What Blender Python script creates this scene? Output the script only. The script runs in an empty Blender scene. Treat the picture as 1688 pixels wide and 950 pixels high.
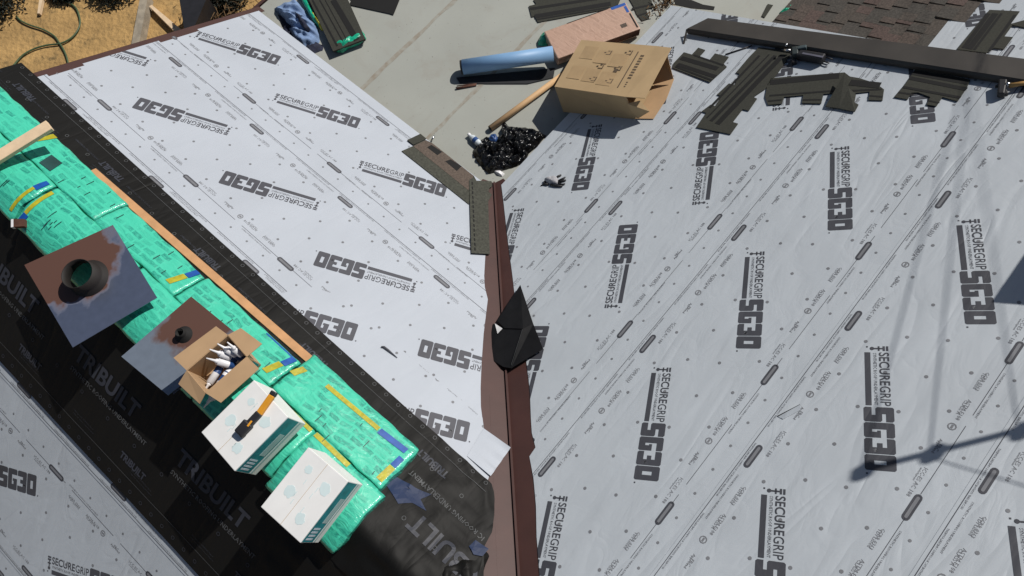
import bpy, bmesh, math, random
from mathutils import Vector, Matrix, noise
from mathutils.geometry import tessellate_polygon
random.seed(7)
sc = bpy.context.scene
# ------------------------------------------------------------------ camera
CAM = Vector((-2.238, -2.445, 6.213))
CR = Vector((0.652, -0.758, -0.035)); CU = Vector((0.724, 0.607, 0.326)); CB = Vector((-0.226, -0.238, 0.945))
CB.normalize(); CR = (CR - CB * CR.dot(CB)).normalized(); CU = CB.cross(CR)
FPX = 1176.43
cam = bpy.data.cameras.new('camera'); camo = bpy.data.objects.new('camera', cam); sc.collection.objects.link(camo)
cam.sensor_width = 36.0; cam.lens = 36.0 * FPX / 1688.0; cam.clip_start = 0.05; cam.clip_end = 2000
mw = Matrix(((CR.x, CU.x, CB.x, CAM.x), (CR.y, CU.y, CB.y, CAM.y), (CR.z, CU.z, CB.z, CAM.z), (0, 0, 0, 1)))
camo.matrix_world = mw; sc.camera = camo
# ------------------------------------------------------------------ sky, sun, exposure
SUN_AZ, SUN_EL = -10.5, 48.0
w = bpy.data.worlds.new('World'); sc.world = w; w.use_nodes = True
nt = w.node_tree; bg = nt.nodes['Background']; sky = nt.nodes.new('ShaderNodeTexSky')
sky.sky_type = 'NISHITA'; sky.sun_disc = False
sky.sun_elevation = math.radians(SUN_EL); sky.sun_rotation = math.radians(90 - SUN_AZ)
nt.links.new(sky.outputs[0], bg.inputs[0]); bg.inputs[1].default_value = 0.05
sl = bpy.data.lights.new('sun', 'SUN'); sl.energy = 5.0; sl.angle = math.radians(0.53); sl.color = (1.0, 0.955, 0.89)
slo = bpy.data.objects.new('sun', sl); sc.collection.objects.link(slo)
SUND = Vector((math.cos(math.radians(SUN_EL)) * math.cos(math.radians(SUN_AZ)), math.cos(math.radians(SUN_EL)) * math.sin(math.radians(SUN_AZ)), math.sin(math.radians(SUN_EL))))
slo.rotation_euler = SUND.to_track_quat('Z', 'Y').to_euler(); slo.location = SUND * 30
sc.view_settings.view_transform = 'Standard'; sc.view_settings.look = 'None'
sc.view_settings.exposure = -0.25; sc.view_settings.gamma = 1.0
sc.render.engine = 'CYCLES'
# ------------------------------------------------------------------ geometry of the place
PIT = 0.4785; T = math.tan(PIT); ct = math.cos(PIT); st = math.sin(PIT)
XR = -2.93; ZR = -XR * T              # ridge of the left wing
DZ = -0.02                             # flat roof level
YK = -1.05                             # eave of the stepped-down slope
GZ = -2.7                              # ground
def ray(x, y): return (CR * ((x - 844) / FPX) + CU * ((475 - y) / FPX) - CB).normalized()
class Plane:
    """A plane with in-plane axes: a (along the eave) and s (up or down the slope)."""
    def __init__(self, o, a, s, n): self.o, self.a, self.s, self.n = Vector(o), Vector(a), Vector(s), Vector(n)
    def p(self, a, s, h=0.0): return self.o + self.a * a + self.s * s + self.n * h
    def px(self, x, y, h=0.0):
        d = ray(x, y); o = self.o + self.n * h
        return CAM + d * ((o - CAM).dot(self.n) / d.dot(self.n))
    def uv(self, x, y, h=0.0):
        v = self.px(x, y, h) - self.o
        return (v.dot(self.a), v.dot(self.s))
PL = Plane((0, 0, 0), (0, 1, 0), (-ct, 0, st), (st, 0, ct))
PR = Plane((0, 0, 0), (1, 0, 0), (0, -ct, st), (0, st, ct))
PB = Plane((XR, 0, ZR), (0, 1, 0), (-ct, 0, -st), (-st, 0, ct))
PK = Plane((0, YK, DZ), (1, 0, 0), (0, -ct, st), (0, st, ct))
PF = Plane((0, 0, DZ), (1, 0, 0), (0, 1, 0), (0, 0, 1))
PG = Plane((0, 0, GZ), (1, 0, 0), (0, 1, 0), (0, 0, 1))
def PZ(z): return Plane((0, 0, z), (1, 0, 0), (0, 1, 0), (0, 0, 1))
# ------------------------------------------------------------------ materials
def nd(t, typ, **kw):
    n = t.nodes.new(typ)
    for k, v in kw.items(): setattr(n, k, v)
    return n
def mat(name, base, rough=0.8, metal=0.0, var=0.25, scale=8.0, detail=6.0, bump=0.0, bscale=60.0, bdist=0.004, coat=0.0, base2=None, spec=0.5, sss=0):
    m = bpy.data.materials.new(name); m.use_nodes = True; t = m.node_tree; b = t.nodes['Principled BSDF']
    b.inputs['Roughness'].default_value = rough; b.inputs['Metallic'].default_value = metal
    b.inputs['Coat Weight'].default_value = coat; b.inputs['Coat Roughness'].default_value = 0.12
    b.inputs['Specular IOR Level'].default_value = spec
    g = nd(t, 'ShaderNodeNewGeometry'); n = nd(t, 'ShaderNodeTexNoise'); n.inputs['Scale'].default_value = scale; n.inputs['Detail'].default_value = detail
    t.links.new(g.outputs['Position'], n.inputs['Vector'])
    r = nd(t, 'ShaderNodeValToRGB'); r.color_ramp.elements[0].position = 0.3; r.color_ramp.elements[1].position = 0.7
    lo = base2 if base2 else tuple(c * (1 - var) for c in base); hi = base if base2 else tuple(min(1, c * (1 + var)) for c in base)
    r.color_ramp.elements[0].color = (*lo, 1); r.color_ramp.elements[1].color = (*hi, 1)
    t.links.new(n.outputs[0], r.inputs[0]); t.links.new(r.outputs[0], b.inputs['Base Color'])
    if bump > 0:
        n2 = nd(t, 'ShaderNodeTexNoise'); n2.inputs['Scale'].default_value = bscale; n2.inputs['Detail'].default_value = 5
        t.links.new(g.outputs['Position'], n2.inputs['Vector'])
        bm = nd(t, 'ShaderNodeBump'); bm.inputs['Strength'].default_value = bump; bm.inputs['Distance'].default_value = bdist
        t.links.new(n2.outputs[0], bm.inputs['Height']); t.links.new(bm.outputs[0], b.inputs['Normal'])
    return m
def wrinkle_group():
    g = bpy.data.node_groups.new('sheet_wrinkles', 'ShaderNodeTree')
    g.interface.new_socket('Amount', in_out='INPUT', socket_type='NodeSocketFloat')
    g.interface.new_socket('Normal', in_out='OUTPUT', socket_type='NodeSocketVector')
    i = g.nodes.new('NodeGroupInput'); o = g.nodes.new('NodeGroupOutput'); geo = g.nodes.new('ShaderNodeNewGeometry')
    def stretched(rot, scl, sc_, det, dist, lo):
        mp = g.nodes.new('ShaderNodeMapping'); mp.inputs['Rotation'].default_value = rot; mp.inputs['Scale'].default_value = scl
        g.links.new(geo.outputs['Position'], mp.inputs['Vector'])
        n = g.nodes.new('ShaderNodeTexNoise'); n.inputs['Scale'].default_value = sc_; n.inputs['Detail'].default_value = det; n.inputs['Distortion'].default_value = dist
        g.links.new(mp.outputs[0], n.inputs['Vector'])
        # fold the noise into creases: 1 - |2n-1|
        a = g.nodes.new('ShaderNodeMath'); a.operation = 'MULTIPLY_ADD'; a.inputs[1].default_value = 2; a.inputs[2].default_value = -1; g.links.new(n.outputs[0], a.inputs[0])
        b = g.nodes.new('ShaderNodeMath'); b.operation = 'ABSOLUTE'; g.links.new(a.outputs[0], b.inputs[0])
        c = g.nodes.new('ShaderNodeMath'); c.operation = 'SMOOTH_MIN'; c.inputs[1].default_value = lo; c.inputs[2].default_value = 0.25; g.links.new(b.outputs[0], c.inputs[0])
        return c
    f1 = stretched((0, 0, 0.9), (1, 4.0, 1), 0.9, 1.5, 0.6, 0.30)
    f2 = stretched((0, 0, -0.35), (1, 5.0, 1), 1.0, 1.5, 0.8, 0.26)
    f3 = stretched((0, 0, 2.2), (1, 2.2, 1), 3.2, 3.0, 1.2, 0.4)
    msk = g.nodes.new('ShaderNodeTexNoise'); msk.inputs['Scale'].default_value = 0.9; msk.inputs['Detail'].default_value = 2
    g.links.new(geo.outputs['Position'], msk.inputs['Vector'])
    mr = g.nodes.new('ShaderNodeMapRange'); mr.inputs[1].default_value = 0.40; mr.inputs[2].default_value = 0.62; g.links.new(msk.outputs[0], mr.inputs[0])
    def mul(a, b, k=None):
        n = g.nodes.new('ShaderNodeMath'); n.operation = 'MULTIPLY'
        g.links.new(a, n.inputs[0])
        if k is None: g.links.new(b, n.inputs[1])
        else: n.inputs[1].default_value = k
        return n.outputs[0]
    def add(a, b):
        n = g.nodes.new('ShaderNodeMath'); n.operation = 'ADD'; g.links.new(a, n.inputs[0]); g.links.new(b, n.inputs[1]); return n.outputs[0]
    inv = g.nodes.new('ShaderNodeMath'); inv.operation = 'SUBTRACT'; inv.inputs[0].default_value = 1.15; g.links.new(mr.outputs[0], inv.inputs[1])
    h = add(mul(f1.outputs[0], mr.outputs[0]), mul(f2.outputs[0], inv.outputs[0]))
    h = add(h, mul(f3.outputs[0], None, 0.18))
    h = mul(h, i.outputs['Amount'])
    bmp = g.nodes.new('ShaderNodeBump'); bmp.inputs['Strength'].default_value = 1.0; bmp.inputs['Distance'].default_value = 0.05
    g.links.new(h, bmp.inputs['Height']); g.links.new(bmp.outputs[0], o.inputs['Normal'])
    return g
WG = wrinkle_group()
def sheet_mat(name, base, amount, rough=0.55, var=0.05, spec=0.35):
    m = mat(name, base, rough, var=var, scale=1.6, spec=spec); t = m.node_tree
    gn = t.nodes.new('ShaderNodeGroup'); gn.node_tree = WG; gn.inputs['Amount'].default_value = amount
    t.links.new(gn.outputs[0], t.nodes['Principled BSDF'].inputs['Normal']); return m
M = {}
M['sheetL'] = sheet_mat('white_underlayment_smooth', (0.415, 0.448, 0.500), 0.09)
M['sheetR'] = sheet_mat('white_underlayment_rippled', (0.438, 0.474, 0.512), 0.27)  # same product as sheetL; lighter base stands in for light on this slope
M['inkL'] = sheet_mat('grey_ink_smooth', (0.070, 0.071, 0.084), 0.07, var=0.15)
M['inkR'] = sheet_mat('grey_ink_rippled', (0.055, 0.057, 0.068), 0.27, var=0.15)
M['inkmid'] = sheet_mat('pale_grey_ink', (0.175, 0.18, 0.195), 0.25, var=0.15)
M['black'] = sheet_mat('black_underlayment', (0.0058, 0.0055, 0.0050), 0.22, rough=0.6, var=0.3, spec=0.22)
M['blackink'] = sheet_mat('slate_ink', (0.034, 0.037, 0.049), 0.22, rough=0.55, var=0.3)
M['blackpale'] = sheet_mat('pale_slate_ink', (0.075, 0.078, 0.082), 0.22, rough=0.6, var=0.2)
M['bluepatch'] = sheet_mat('blue_ink', (0.010, 0.022, 0.065), 0.22, rough=0.6, var=0.25)
M['brown'] = mat('brown_painted_metal', (0.056, 0.022, 0.018), 0.6, 0.0, var=0.12, scale=5, bump=0.15, bscale=6, bdist=0.01)
M['darkpanel'] = mat('dark_bronze_metal', (0.050, 0.044, 0.038), 0.5, 0.0, var=0.25, scale=2.5, bump=0.1, bscale=3, bdist=0.01)
M['wood'] = mat('fresh_lumber', (0.47, 0.25, 0.115), 0.75, var=0.12, scale=14, bump=0.3, bscale=40)
M['palewood'] = mat('pale_lumber', (0.66, 0.50, 0.33), 0.75, var=0.1, scale=14, bump=0.2, bscale=40)
M['greywood'] = mat('weathered_board', (0.30, 0.26, 0.20), 0.9, var=0.25, scale=10, bump=0.4)
M['osb'] = mat('roof_sheathing', (0.33, 0.22, 0.12), 0.9, var=0.25, scale=25)
M['wall'] = mat('house_wall', (0.45, 0.42, 0.37), 0.9, var=0.06)
M['card'] = mat('corrugated_card', (0.42, 0.295, 0.160), 0.85, var=0.07, scale=5, bump=0.12, bscale=5, bdist=0.01)
M['cardin'] = mat('card_inside', (0.43, 0.28, 0.155), 0.9, var=0.08, scale=6)
M['cardink'] = mat('card_print', (0.10, 0.07, 0.045), 0.9, var=0.2)
M['cardpale'] = mat('card_print_pale', (0.385, 0.265, 0.142), 0.9, var=0.1)
M['white'] = mat('white_carton', (0.74, 0.74, 0.73), 0.6, var=0.05, scale=6)
M['tealink'] = mat('teal_print', (0.02, 0.20, 0.24), 0.55, var=0.25, scale=20)
M['paleteal'] = mat('pale_teal_print', (0.60, 0.71, 0.72), 0.6, var=0.05)
M['tealgrey'] = mat('grey_print', (0.36, 0.47, 0.48), 0.6, var=0.1)
M['shingle'] = mat('asphalt_granules', (0.034, 0.0345, 0.027), 0.95, var=0.2, scale=70, detail=8, bump=0.5, bscale=220, bdist=0.002)
M['shingleblend'] = [mat('granules_%s' % n, c, 0.95, var=0.4, scale=60, detail=8, bump=0.5, bscale=220, bdist=0.002)
                     for n, c in (('brown', (0.080, 0.062, 0.052)), ('umber', (0.068, 0.057, 0.048)), ('russet', (0.086, 0.060, 0.052)), ('slate', (0.060, 0.054, 0.047)))]
M['sealant'] = mat('black_sealant', (0.0022, 0.0022, 0.0022), 0.85, var=0.3)
M['starterbrown'] = mat('brown_granules', (0.092, 0.070, 0.056), 0.95, var=0.3, scale=60, bump=0.4, bscale=200, bdist=0.002)
M['startergrey'] = mat('grey_green_granules', (0.050, 0.051, 0.040), 0.95, var=0.35, scale=50, bump=0.4, bscale=200, bdist=0.002)
M['trash'] = mat('black_plastic_bag', (0.006, 0.006, 0.007), 0.15, var=0.3, bump=0.5, bscale=30, bdist=0.02)
M['tarp'] = mat('black_sheet_offcut', (0.006, 0.006, 0.0068), 0.55, var=0.3, bump=0.2, bscale=9, bdist=0.02, spec=0.25)
M['sheetback'] = mat('white_sheet_back', (0.7, 0.7, 0.7), 0.6)
M['bluecloth'] = mat('blue_denim', (0.16, 0.24, 0.40), 0.9, var=0.2, scale=14, bump=0.5, bscale=30, bdist=0.012)
M['navy'] = mat('navy_cloth', (0.012, 0.015, 0.035), 0.85, var=0.4, scale=20, bump=0.5, bscale=30, bdist=0.012)
M['blueroll'] = mat('pale_blue_film', (0.20, 0.36, 0.58), 0.5, var=0.08, scale=4)
M['end_and_shadow'] = mat('dark_end_and_shadow', (0.012, 0.013, 0.016), 0.8)  # dark ends, and the painted shadow below the film roll
M['rust'] = mat('rusty_iron', (0.085, 0.035, 0.022), 0.9, var=0.35, scale=30)
M['greenwrap'] = mat('green_plastic_scrap', (0.01, 0.34, 0.20), 0.25, var=0.3, scale=20, bump=0.6, bscale=40, bdist=0.01)
M['yellow'] = mat('yellow_print', (0.40, 0.36, 0.02), 0.4, var=0.2, scale=25, bump=0.4, bscale=20, bdist=0.01)
M['blue'] = mat('blue_print', (0.006, 0.075, 0.34), 0.4, var=0.15, scale=25)
M['whiteink'] = mat('white_print', (0.55, 0.62, 0.7), 0.5)
M['greenink'] = mat('dark_green_ink', (0.01, 0.05, 0.05), 0.5)
M['clear'] = mat('clear_bottle_plastic', (0.60, 0.66, 0.70), 0.12, var=0.2, scale=20, bump=0.4, bscale=40)
M['whiteplastic'] = mat('white_plastic', (0.72, 0.72, 0.74), 0.4, var=0.08)
M['navyink'] = mat('navy_label', (0.012, 0.05, 0.17), 0.45)
M['glovegrey'] = mat('grey_knit', (0.36, 0.36, 0.38), 0.95, var=0.2, scale=60, bump=0.4, bscale=150)
M['rubber'] = mat('black_rubber', (0.010, 0.010, 0.013), 0.55, var=0.3)
M['steel'] = mat('bright_steel', (0.55, 0.56, 0.58), 0.3, 1.0, var=0.1)
M['orange'] = mat('amber_grip', (0.62, 0.27, 0.015), 0.5, var=0.1)
M['handlewood'] = mat('hickory_handle', (0.42, 0.24, 0.08), 0.5, var=0.2, scale=30)
M['hose'] = mat('green_hose', (0.055, 0.095, 0.045), 0.5, var=0.2)
M['twig'] = mat('dry_twigs', (0.14, 0.085, 0.04), 0.95, var=0.4, scale=30)
M['leaf'] = mat('dark_leaves', (0.010, 0.014, 0.009), 0.8, var=0.5, scale=15)
M['brick'] = mat('chimney_brick', (0.28, 0.12, 0.08), 0.9, var=0.2, scale=12)
M['pole'] = mat('pole_wood', (0.16, 0.12, 0.085), 0.9, var=0.2)
M['wire'] = mat('dark_cable', (0.02, 0.02, 0.02), 0.6)
def m_ground():
    m = mat('dry_dirt', (0.40, 0.25, 0.095), 0.95, scale=2.2, var=0.2, bump=0.7, bscale=14, bdist=0.05); t = m.node_tree; b = t.nodes['Principled BSDF']
    src = b.inputs['Base Color'].links[0].from_socket
    g = nd(t, 'ShaderNodeNewGeometry'); n = nd(t, 'ShaderNodeTexNoise'); n.inputs['Scale'].default_value = 3.6; n.inputs['Detail'].default_value = 9; n.inputs['Roughness'].default_value = 0.72
    t.links.new(g.outputs['Position'], n.inputs['Vector'])
    mr = nd(t, 'ShaderNodeMapRange'); mr.inputs[1].default_value = 0.53; mr.inputs[2].default_value = 0.70; t.links.new(n.outputs[0], mr.inputs[0])
    mx = nd(t, 'ShaderNodeMix', data_type='RGBA'); t.links.new(mr.outputs[0], mx.inputs[0]); t.links.new(src, mx.inputs[6]); mx.inputs[7].default_value = (0.15, 0.105, 0.045, 1)
    t.links.new(mx.outputs[2], b.inputs['Base Color']); return m
M['ground'] = m_ground()
def m_flat():
    m = mat('grey_roof_membrane', (0.325, 0.335, 0.305), 0.9, scale=1.3, var=0.07, bump=0.25, bscale=90, bdist=0.003); t = m.node_tree; b = t.nodes['Principled BSDF']
    src = b.inputs['Base Color'].links[0].from_socket
    g = nd(t, 'ShaderNodeNewGeometry'); n = nd(t, 'ShaderNodeTexNoise'); n.inputs['Scale'].default_value = 45; n.inputs['Detail'].default_value = 3
    t.links.new(g.outputs['Position'], n.inputs['Vector'])
    mr = nd(t, 'ShaderNodeMapRange'); mr.inputs[1].default_value = 0.69; mr.inputs[2].default_value = 0.76; t.links.new(n.outputs[0], mr.inputs[0])
    mx = nd(t, 'ShaderNodeMix', data_type='RGBA'); t.links.new(mr.outputs[0], mx.inputs[0]); t.links.new(src, mx.inputs[6]); mx.inputs[7].default_value = (0.13, 0.12, 0.10, 1)
    # broad faint stains
    n2 = nd(t, 'ShaderNodeTexNoise'); n2.inputs['Scale'].default_value = 2.4; n2.inputs['Detail'].default_value = 7; n2.inputs['Roughness'].default_value = 0.7; n2.inputs['Distortion'].default_value = 1
    t.links.new(g.outputs['Position'], n2.inputs['Vector'])
    mr2 = nd(t, 'ShaderNodeMapRange'); mr2.inputs[1].default_value = 0.52; mr2.inputs[2].default_value = 0.72; mr2.inputs[4].default_value = 0.5; t.links.new(n2.outputs[0], mr2.inputs[0])
    mx2 = nd(t, 'ShaderNodeMix', data_type='RGBA'); t.links.new(mr2.outputs[0], mx2.inputs[0]); t.links.new(mx.outputs[2], mx2.inputs[6]); mx2.inputs[7].default_value = (0.27, 0.25, 0.215, 1)
    t.links.new(mx2.outputs[2], b.inputs['Base Color']); return m
M['flat'] = m_flat()
M['dirtline'] = mat('brown_dirt', (0.245, 0.21, 0.165), 0.95, var=0.2, scale=16, base2=(0.325, 0.325, 0.29))
def m_wrap(name, base, dark):
    """plastic bundle wrap: printed paragraphs (flat print) under a crinkled glossy film"""
    m = bpy.data.materials.new(name); m.use_nodes = True; t = m.node_tree; b = t.nodes['Principled BSDF']
    g = nd(t, 'ShaderNodeNewGeometry'); mp = nd(t, 'ShaderNodeMapping'); nw = nd(t, 'ShaderNodeTexNoise'); nw.inputs['Scale'].default_value = 6; nw.inputs['Detail'].default_value = 2; t.links.new(g.outputs['Position'], nw.inputs['Vector'])
    va = nd(t, 'ShaderNodeVectorMath', operation='MULTIPLY_ADD'); t.links.new(nw.outputs['Color'], va.inputs[0]); va.inputs[1].default_value = (0.05, 0.05, 0.0); t.links.new(g.outputs['Position'], va.inputs[2])
    t.links.new(va.outputs[0], mp.inputs['Vector']); mp.inputs['Rotation'].default_value = (0, 0, 1.5)
    br = nd(t, 'ShaderNodeTexBrick'); br.inputs['Scale'].default_value = 1.0; br.inputs['Brick Width'].default_value = 0.10; br.inputs['Row Height'].default_value = 0.045; br.squash = 1.7; br.squash_frequency = 3; br.offset = 0.23
    br.inputs['Mortar Size'].default_value = 0.009; br.inputs['Mortar Smooth'].default_value = 0.3; br.inputs['Color1'].default_value = (1, 1, 1, 1); br.inputs['Color2'].default_value = (0.05, 0.05, 0.05, 1); br.inputs['Mortar'].default_value = (0, 0, 0, 1)
    t.links.new(mp.outputs[0], br.inputs['Vector'])
    mp2 = nd(t, 'ShaderNodeMapping'); t.links.new(mp.outputs[0], mp2.inputs['Vector']); mp2.inputs['Scale'].default_value = (45, 130, 45)
    lines = nd(t, 'ShaderNodeTexNoise'); lines.inputs['Scale'].default_value = 1.0; lines.inputs['Detail'].default_value = 2; t.links.new(mp2.outputs[0], lines.inputs['Vector'])
    n = nd(t, 'ShaderNodeTexNoise'); n.inputs['Scale'].default_value = 5; n.inputs['Detail'].default_value = 4; t.links.new(g.outputs['Position'], n.inputs['Vector'])
    mr = nd(t, 'ShaderNodeMapRange'); mr.inputs[1].default_value = 0.30; mr.inputs[2].default_value = 0.46; t.links.new(n.outputs[0], mr.inputs[0])
    a = nd(t, 'ShaderNodeMath', operation='MULTIPLY'); t.links.new(br.outputs[0], a.inputs[0]); t.links.new(mr.outputs[0], a.inputs[1])
    lm = nd(t, 'ShaderNodeMath', operation='MULTIPLY_ADD'); t.links.new(lines.outputs[0], lm.inputs[0]); lm.inputs[1].default_value = 2.2; lm.inputs[2].default_value = -0.45; lm.use_clamp = True
    a2 = nd(t, 'ShaderNodeMath', operation='MULTIPLY'); t.links.new(a.outputs[0], a2.inputs[0]); t.links.new(lm.outputs[0], a2.inputs[1])
    mx = nd(t, 'ShaderNodeMix', data_type='RGBA'); t.links.new(a2.outputs[0], mx.inputs[0]); mx.inputs[6].default_value = (*base, 1); mx.inputs[7].default_value = (*dark, 1)
    t.links.new(mx.outputs[2], b.inputs['Base Color']); b.inputs['Roughness'].default_value = 0.42; b.inputs['Coat Weight'].default_value = 0.35; b.inputs['Coat Roughness'].default_value = 0.1
    mp3 = nd(t, 'ShaderNodeMapping'); t.links.new(mp.outputs[0], mp3.inputs['Vector']); mp3.inputs['Scale'].default_value = (1, 3.2, 1)
    n2 = nd(t, 'ShaderNodeTexNoise'); n2.inputs['Scale'].default_value = 7; n2.inputs['Detail'].default_value = 4; n2.inputs['Distortion'].default_value = 1.2; t.links.new(mp3.outputs[0], n2.inputs['Vector'])
    bm = nd(t, 'ShaderNodeBump'); bm.inputs['Strength'].default_value = 0.45; bm.inputs['Distance'].default_value = 0.018; t.links.new(n2.outputs[0], bm.inputs['Height'])
    t.links.new(bm.outputs[0], b.inputs['Normal']); t.links.new(bm.outputs[0], b.inputs['Coat Normal']); return m
M['wrap'] = m_wrap('green_bundle_wrap', (0.055, 0.53, 0.36), (0.010, 0.215, 0.165))
M['pinkwrap'] = m_wrap('pink_bundle_wrap', (0.46, 0.295, 0.215), (0.36, 0.225, 0.16))
_b = M['pinkwrap'].node_tree.nodes; _b['Bump'].inputs['Strength'].default_value = 0.22; _b['Principled BSDF'].inputs['Coat Weight'].default_value = 1.0; _b['Principled BSDF'].inputs['Coat Roughness'].default_value = 0.06
def m_spray(name, c, r0, squash, lean, base=(0.30, 0.345, 0.47), met=0.85):  # bluish default base: reflected sky is put into the plate colour
    """galvanised plate with a brown spray-painted patch of its own ragged shape"""
    m = mat(name, base, 0.34, met, var=0.06, scale=20); t = m.node_tree; b = t.nodes['Principled BSDF']
    src = b.inputs['Base Color'].links[0].from_socket
    g = nd(t, 'ShaderNodeNewGeometry'); mp = nd(t, 'ShaderNodeMapping', vector_type='POINT'); mp.inputs['Location'].default_value = (-c.x, -c.y, -c.z)
    t.links.new(g.outputs['Position'], mp.inputs['Vector'])
    d = nd(t, 'ShaderNodeVectorMath', operation='DOT_PRODUCT'); t.links.new(mp.outputs[0], d.inputs[0]); d.inputs[1].default_value = squash
    d2 = nd(t, 'ShaderNodeVectorMath', operation='LENGTH'); t.links.new(mp.outputs[0], d2.inputs[0])
    n = nd(t, 'ShaderNodeTexNoise'); n.inputs['Scale'].default_value = 7; n.inputs['Detail'].default_value = 3; t.links.new(g.outputs['Position'], n.inputs['Vector'])
    s = nd(t, 'ShaderNodeMath', operation='MULTIPLY_ADD'); t.links.new(d2.outputs['Value'], s.inputs[0]); s.inputs[1].default_value = lean; t.links.new(d.outputs['Value'], s.inputs[2])
    s2 = nd(t, 'ShaderNodeMath', operation='MULTIPLY_ADD'); t.links.new(n.outputs[0], s2.inputs[0]); s2.inputs[1].default_value = 0.22; t.links.new(s.outputs[0], s2.inputs[2])
    mr = nd(t, 'ShaderNodeMapRange'); mr.inputs[1].default_value = r0 + 0.11 - 0.025; mr.inputs[2].default_value = r0 + 0.11 + 0.02; mr.inputs[3].default_value = 1; mr.inputs[4].default_value = 0
    t.links.new(s2.outputs[0], mr.inputs[0])
    mx = nd(t, 'ShaderNodeMix', data_type='RGBA'); t.links.new(mr.outputs[0], mx.inputs[0]); t.links.new(src, mx.inputs[6]); mx.inputs[7].default_value = (0.098, 0.045, 0.032, 1)
    t.links.new(mx.outputs[2], b.inputs['Base Color'])
    i = nd(t, 'ShaderNodeMath', operation='MULTIPLY_ADD'); t.links.new(mr.outputs[0], i.inputs[0]); i.inputs[1].default_value = -met; i.inputs[2].default_value = met; t.links.new(i.outputs[0], b.inputs['Metallic'])
    r = nd(t, 'ShaderNodeMath', operation='MULTIPLY_ADD'); t.links.new(mr.outputs[0], r.inputs[0]); r.inputs[1].default_value = 0.3; r.inputs[2].default_value = 0.34; t.links.new(r.outputs[0], b.inputs['Roughness'])
    return m
# ------------------------------------------------------------------ object helpers
COL = sc.collection
def wloc(o):
    v = Vector((0, 0, 0))
    while o: v += o.location; o = o.parent
    return v
def tag(o, label=None, cat=None, group=None, kind=None):
    if label: o['label'] = label
    if cat: o['category'] = cat
    if group: o['group'] = group
    if kind: o['kind'] = kind
    return o
def thing(name, loc, label, cat, group=None):
    o = bpy.data.objects.new(name, None); COL.objects.link(o); o.location = loc; o.empty_display_size = 0.1
    return tag(o, label, cat, group)
def mo(name, verts, faces, m, parent=None, smooth=False):
    """world-space vertices -> one mesh object, origin at the parent's place (or its own lowest centre)"""
    verts = [Vector(v) for v in verts]
    if parent is None:
        org = sum(verts, Vector()) / len(verts); org.z = min(v.z for v in verts)
    else: org = wloc(parent)
    me = bpy.data.meshes.new(name); me.from_pydata([v - org for v in verts], [], faces); me.update()
    if smooth:
        for p in me.polygons: p.use_smooth = True
    mats = m if isinstance(m, list) else [m]
    for x in mats: me.materials.append(x)
    o = bpy.data.objects.new(name, me); COL.objects.link(o)
    if parent: o.parent = parent
    else: o.location = org
    return o
class G:
    """geometry collector"""
    def __init__(s): s.v = []; s.f = []
    def add(s, vs, fs):
        k = len(s.v); s.v += [Vector(v) for v in vs]; s.f += [tuple(i + k for i in f) for f in fs]; return s
    def prism(s, top, n, th):
        """polygon outline -> slab; n is the up normal, th thickness below"""
        top = [Vector(p) for p in top]; n = Vector(n)
        area = Vector((0, 0, 0))
        for i in range(len(top)): area += top[i].cross(top[(i + 1) % len(top)])
        if area.dot(n) < 0: top = top[::-1]
        k = len(top); bot = [p - n * th for p in top]
        tri = tessellate_polygon([top])
        fs = []
        for t in tri:
            a, b, c = [top[i] for i in t]
            if (b - a).cross(c - a).dot(n) < 0: t = t[::-1]
            fs.append(tuple(t)); fs.append(tuple(i + k for i in t[::-1]))
        for i in range(k):
            j = (i + 1) % k; fs.append((i, i + k, j + k, j))
        return s.add(top + bot, fs)
    def box(s, c, ax, ay, az):
        c, ax, ay, az = map(Vector, (c, ax, ay, az))
        vs = [c + ax * i + ay * j + az * k for k in (-1, 1) for j in (-1, 1) for i in (-1, 1)]
        return s.add(vs, [(0, 2, 3, 1), (4, 5, 7, 6), (0, 1, 5, 4), (2, 6, 7, 3), (0, 4, 6, 2), (1, 3, 7, 5)])
    def tube(s, pts, rad, seg=10, caps=True):
        pts = [Vector(p) for p in pts]; rr = rad if isinstance(rad, (list, tuple)) else [rad] * len(pts)
        vs = []; fs = []; up = Vector((0, 0, 1))
        for i, p in enumerate(pts):
            d = (pts[min(i + 1, len(pts) - 1)] - pts[max(i - 1, 0)]).normalized()
            e = d.cross(up)
            if e.length < 1e-3: e = d.cross(Vector((1, 0, 0)))
            e.normalize(); g = e.cross(d)
            for k in range(seg):
                a = 2 * math.pi * k / seg; vs.append(p + (e * math.cos(a) + g * math.sin(a)) * rr[i])
        for i in range(len(pts) - 1):
            for k in range(seg):
                l = (k + 1) % seg; fs.append((i * seg + k, i * seg + l, (i + 1) * seg + l, (i + 1) * seg + k))
        if caps: fs.append(tuple(range(seg))[::-1]); fs.append(tuple((len(pts) - 1) * seg + k for k in range(seg)))
        return s.add(vs, fs)
    def obj(s, name, m, parent=None, smooth=False): return mo(name, s.v, s.f, m, parent, smooth)
def slab(name, pts, n, th, m, parent=None): return G().prism(pts, n, th).obj(name, m, parent)
def bevel(o, w=0.004, seg=2):
    bm = bmesh.new(); bm.from_mesh(o.data); bmesh.ops.bevel(bm, geom=bm.edges[:], offset=w, segments=seg, affect='EDGES', profile=0.5); bm.to_mesh(o.data); bm.free(); return o
def catmull(pts, n=8):
    pts = [Vector(p) for p in pts]; out = []
    for i in range(len(pts) - 1):
        a, b, c, d = pts[max(i - 1, 0)], pts[i], pts[i + 1], pts[min(i + 2, len(pts) - 1)]
        for k in range(n):
            t = k / n; out.append(0.5 * ((2 * b) + (c - a) * t + (2 * a - 5 * b + 4 * c - d) * t * t + (3 * b - a - 3 * c + d) * t ** 3))
    return out + [pts[-1]]
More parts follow.
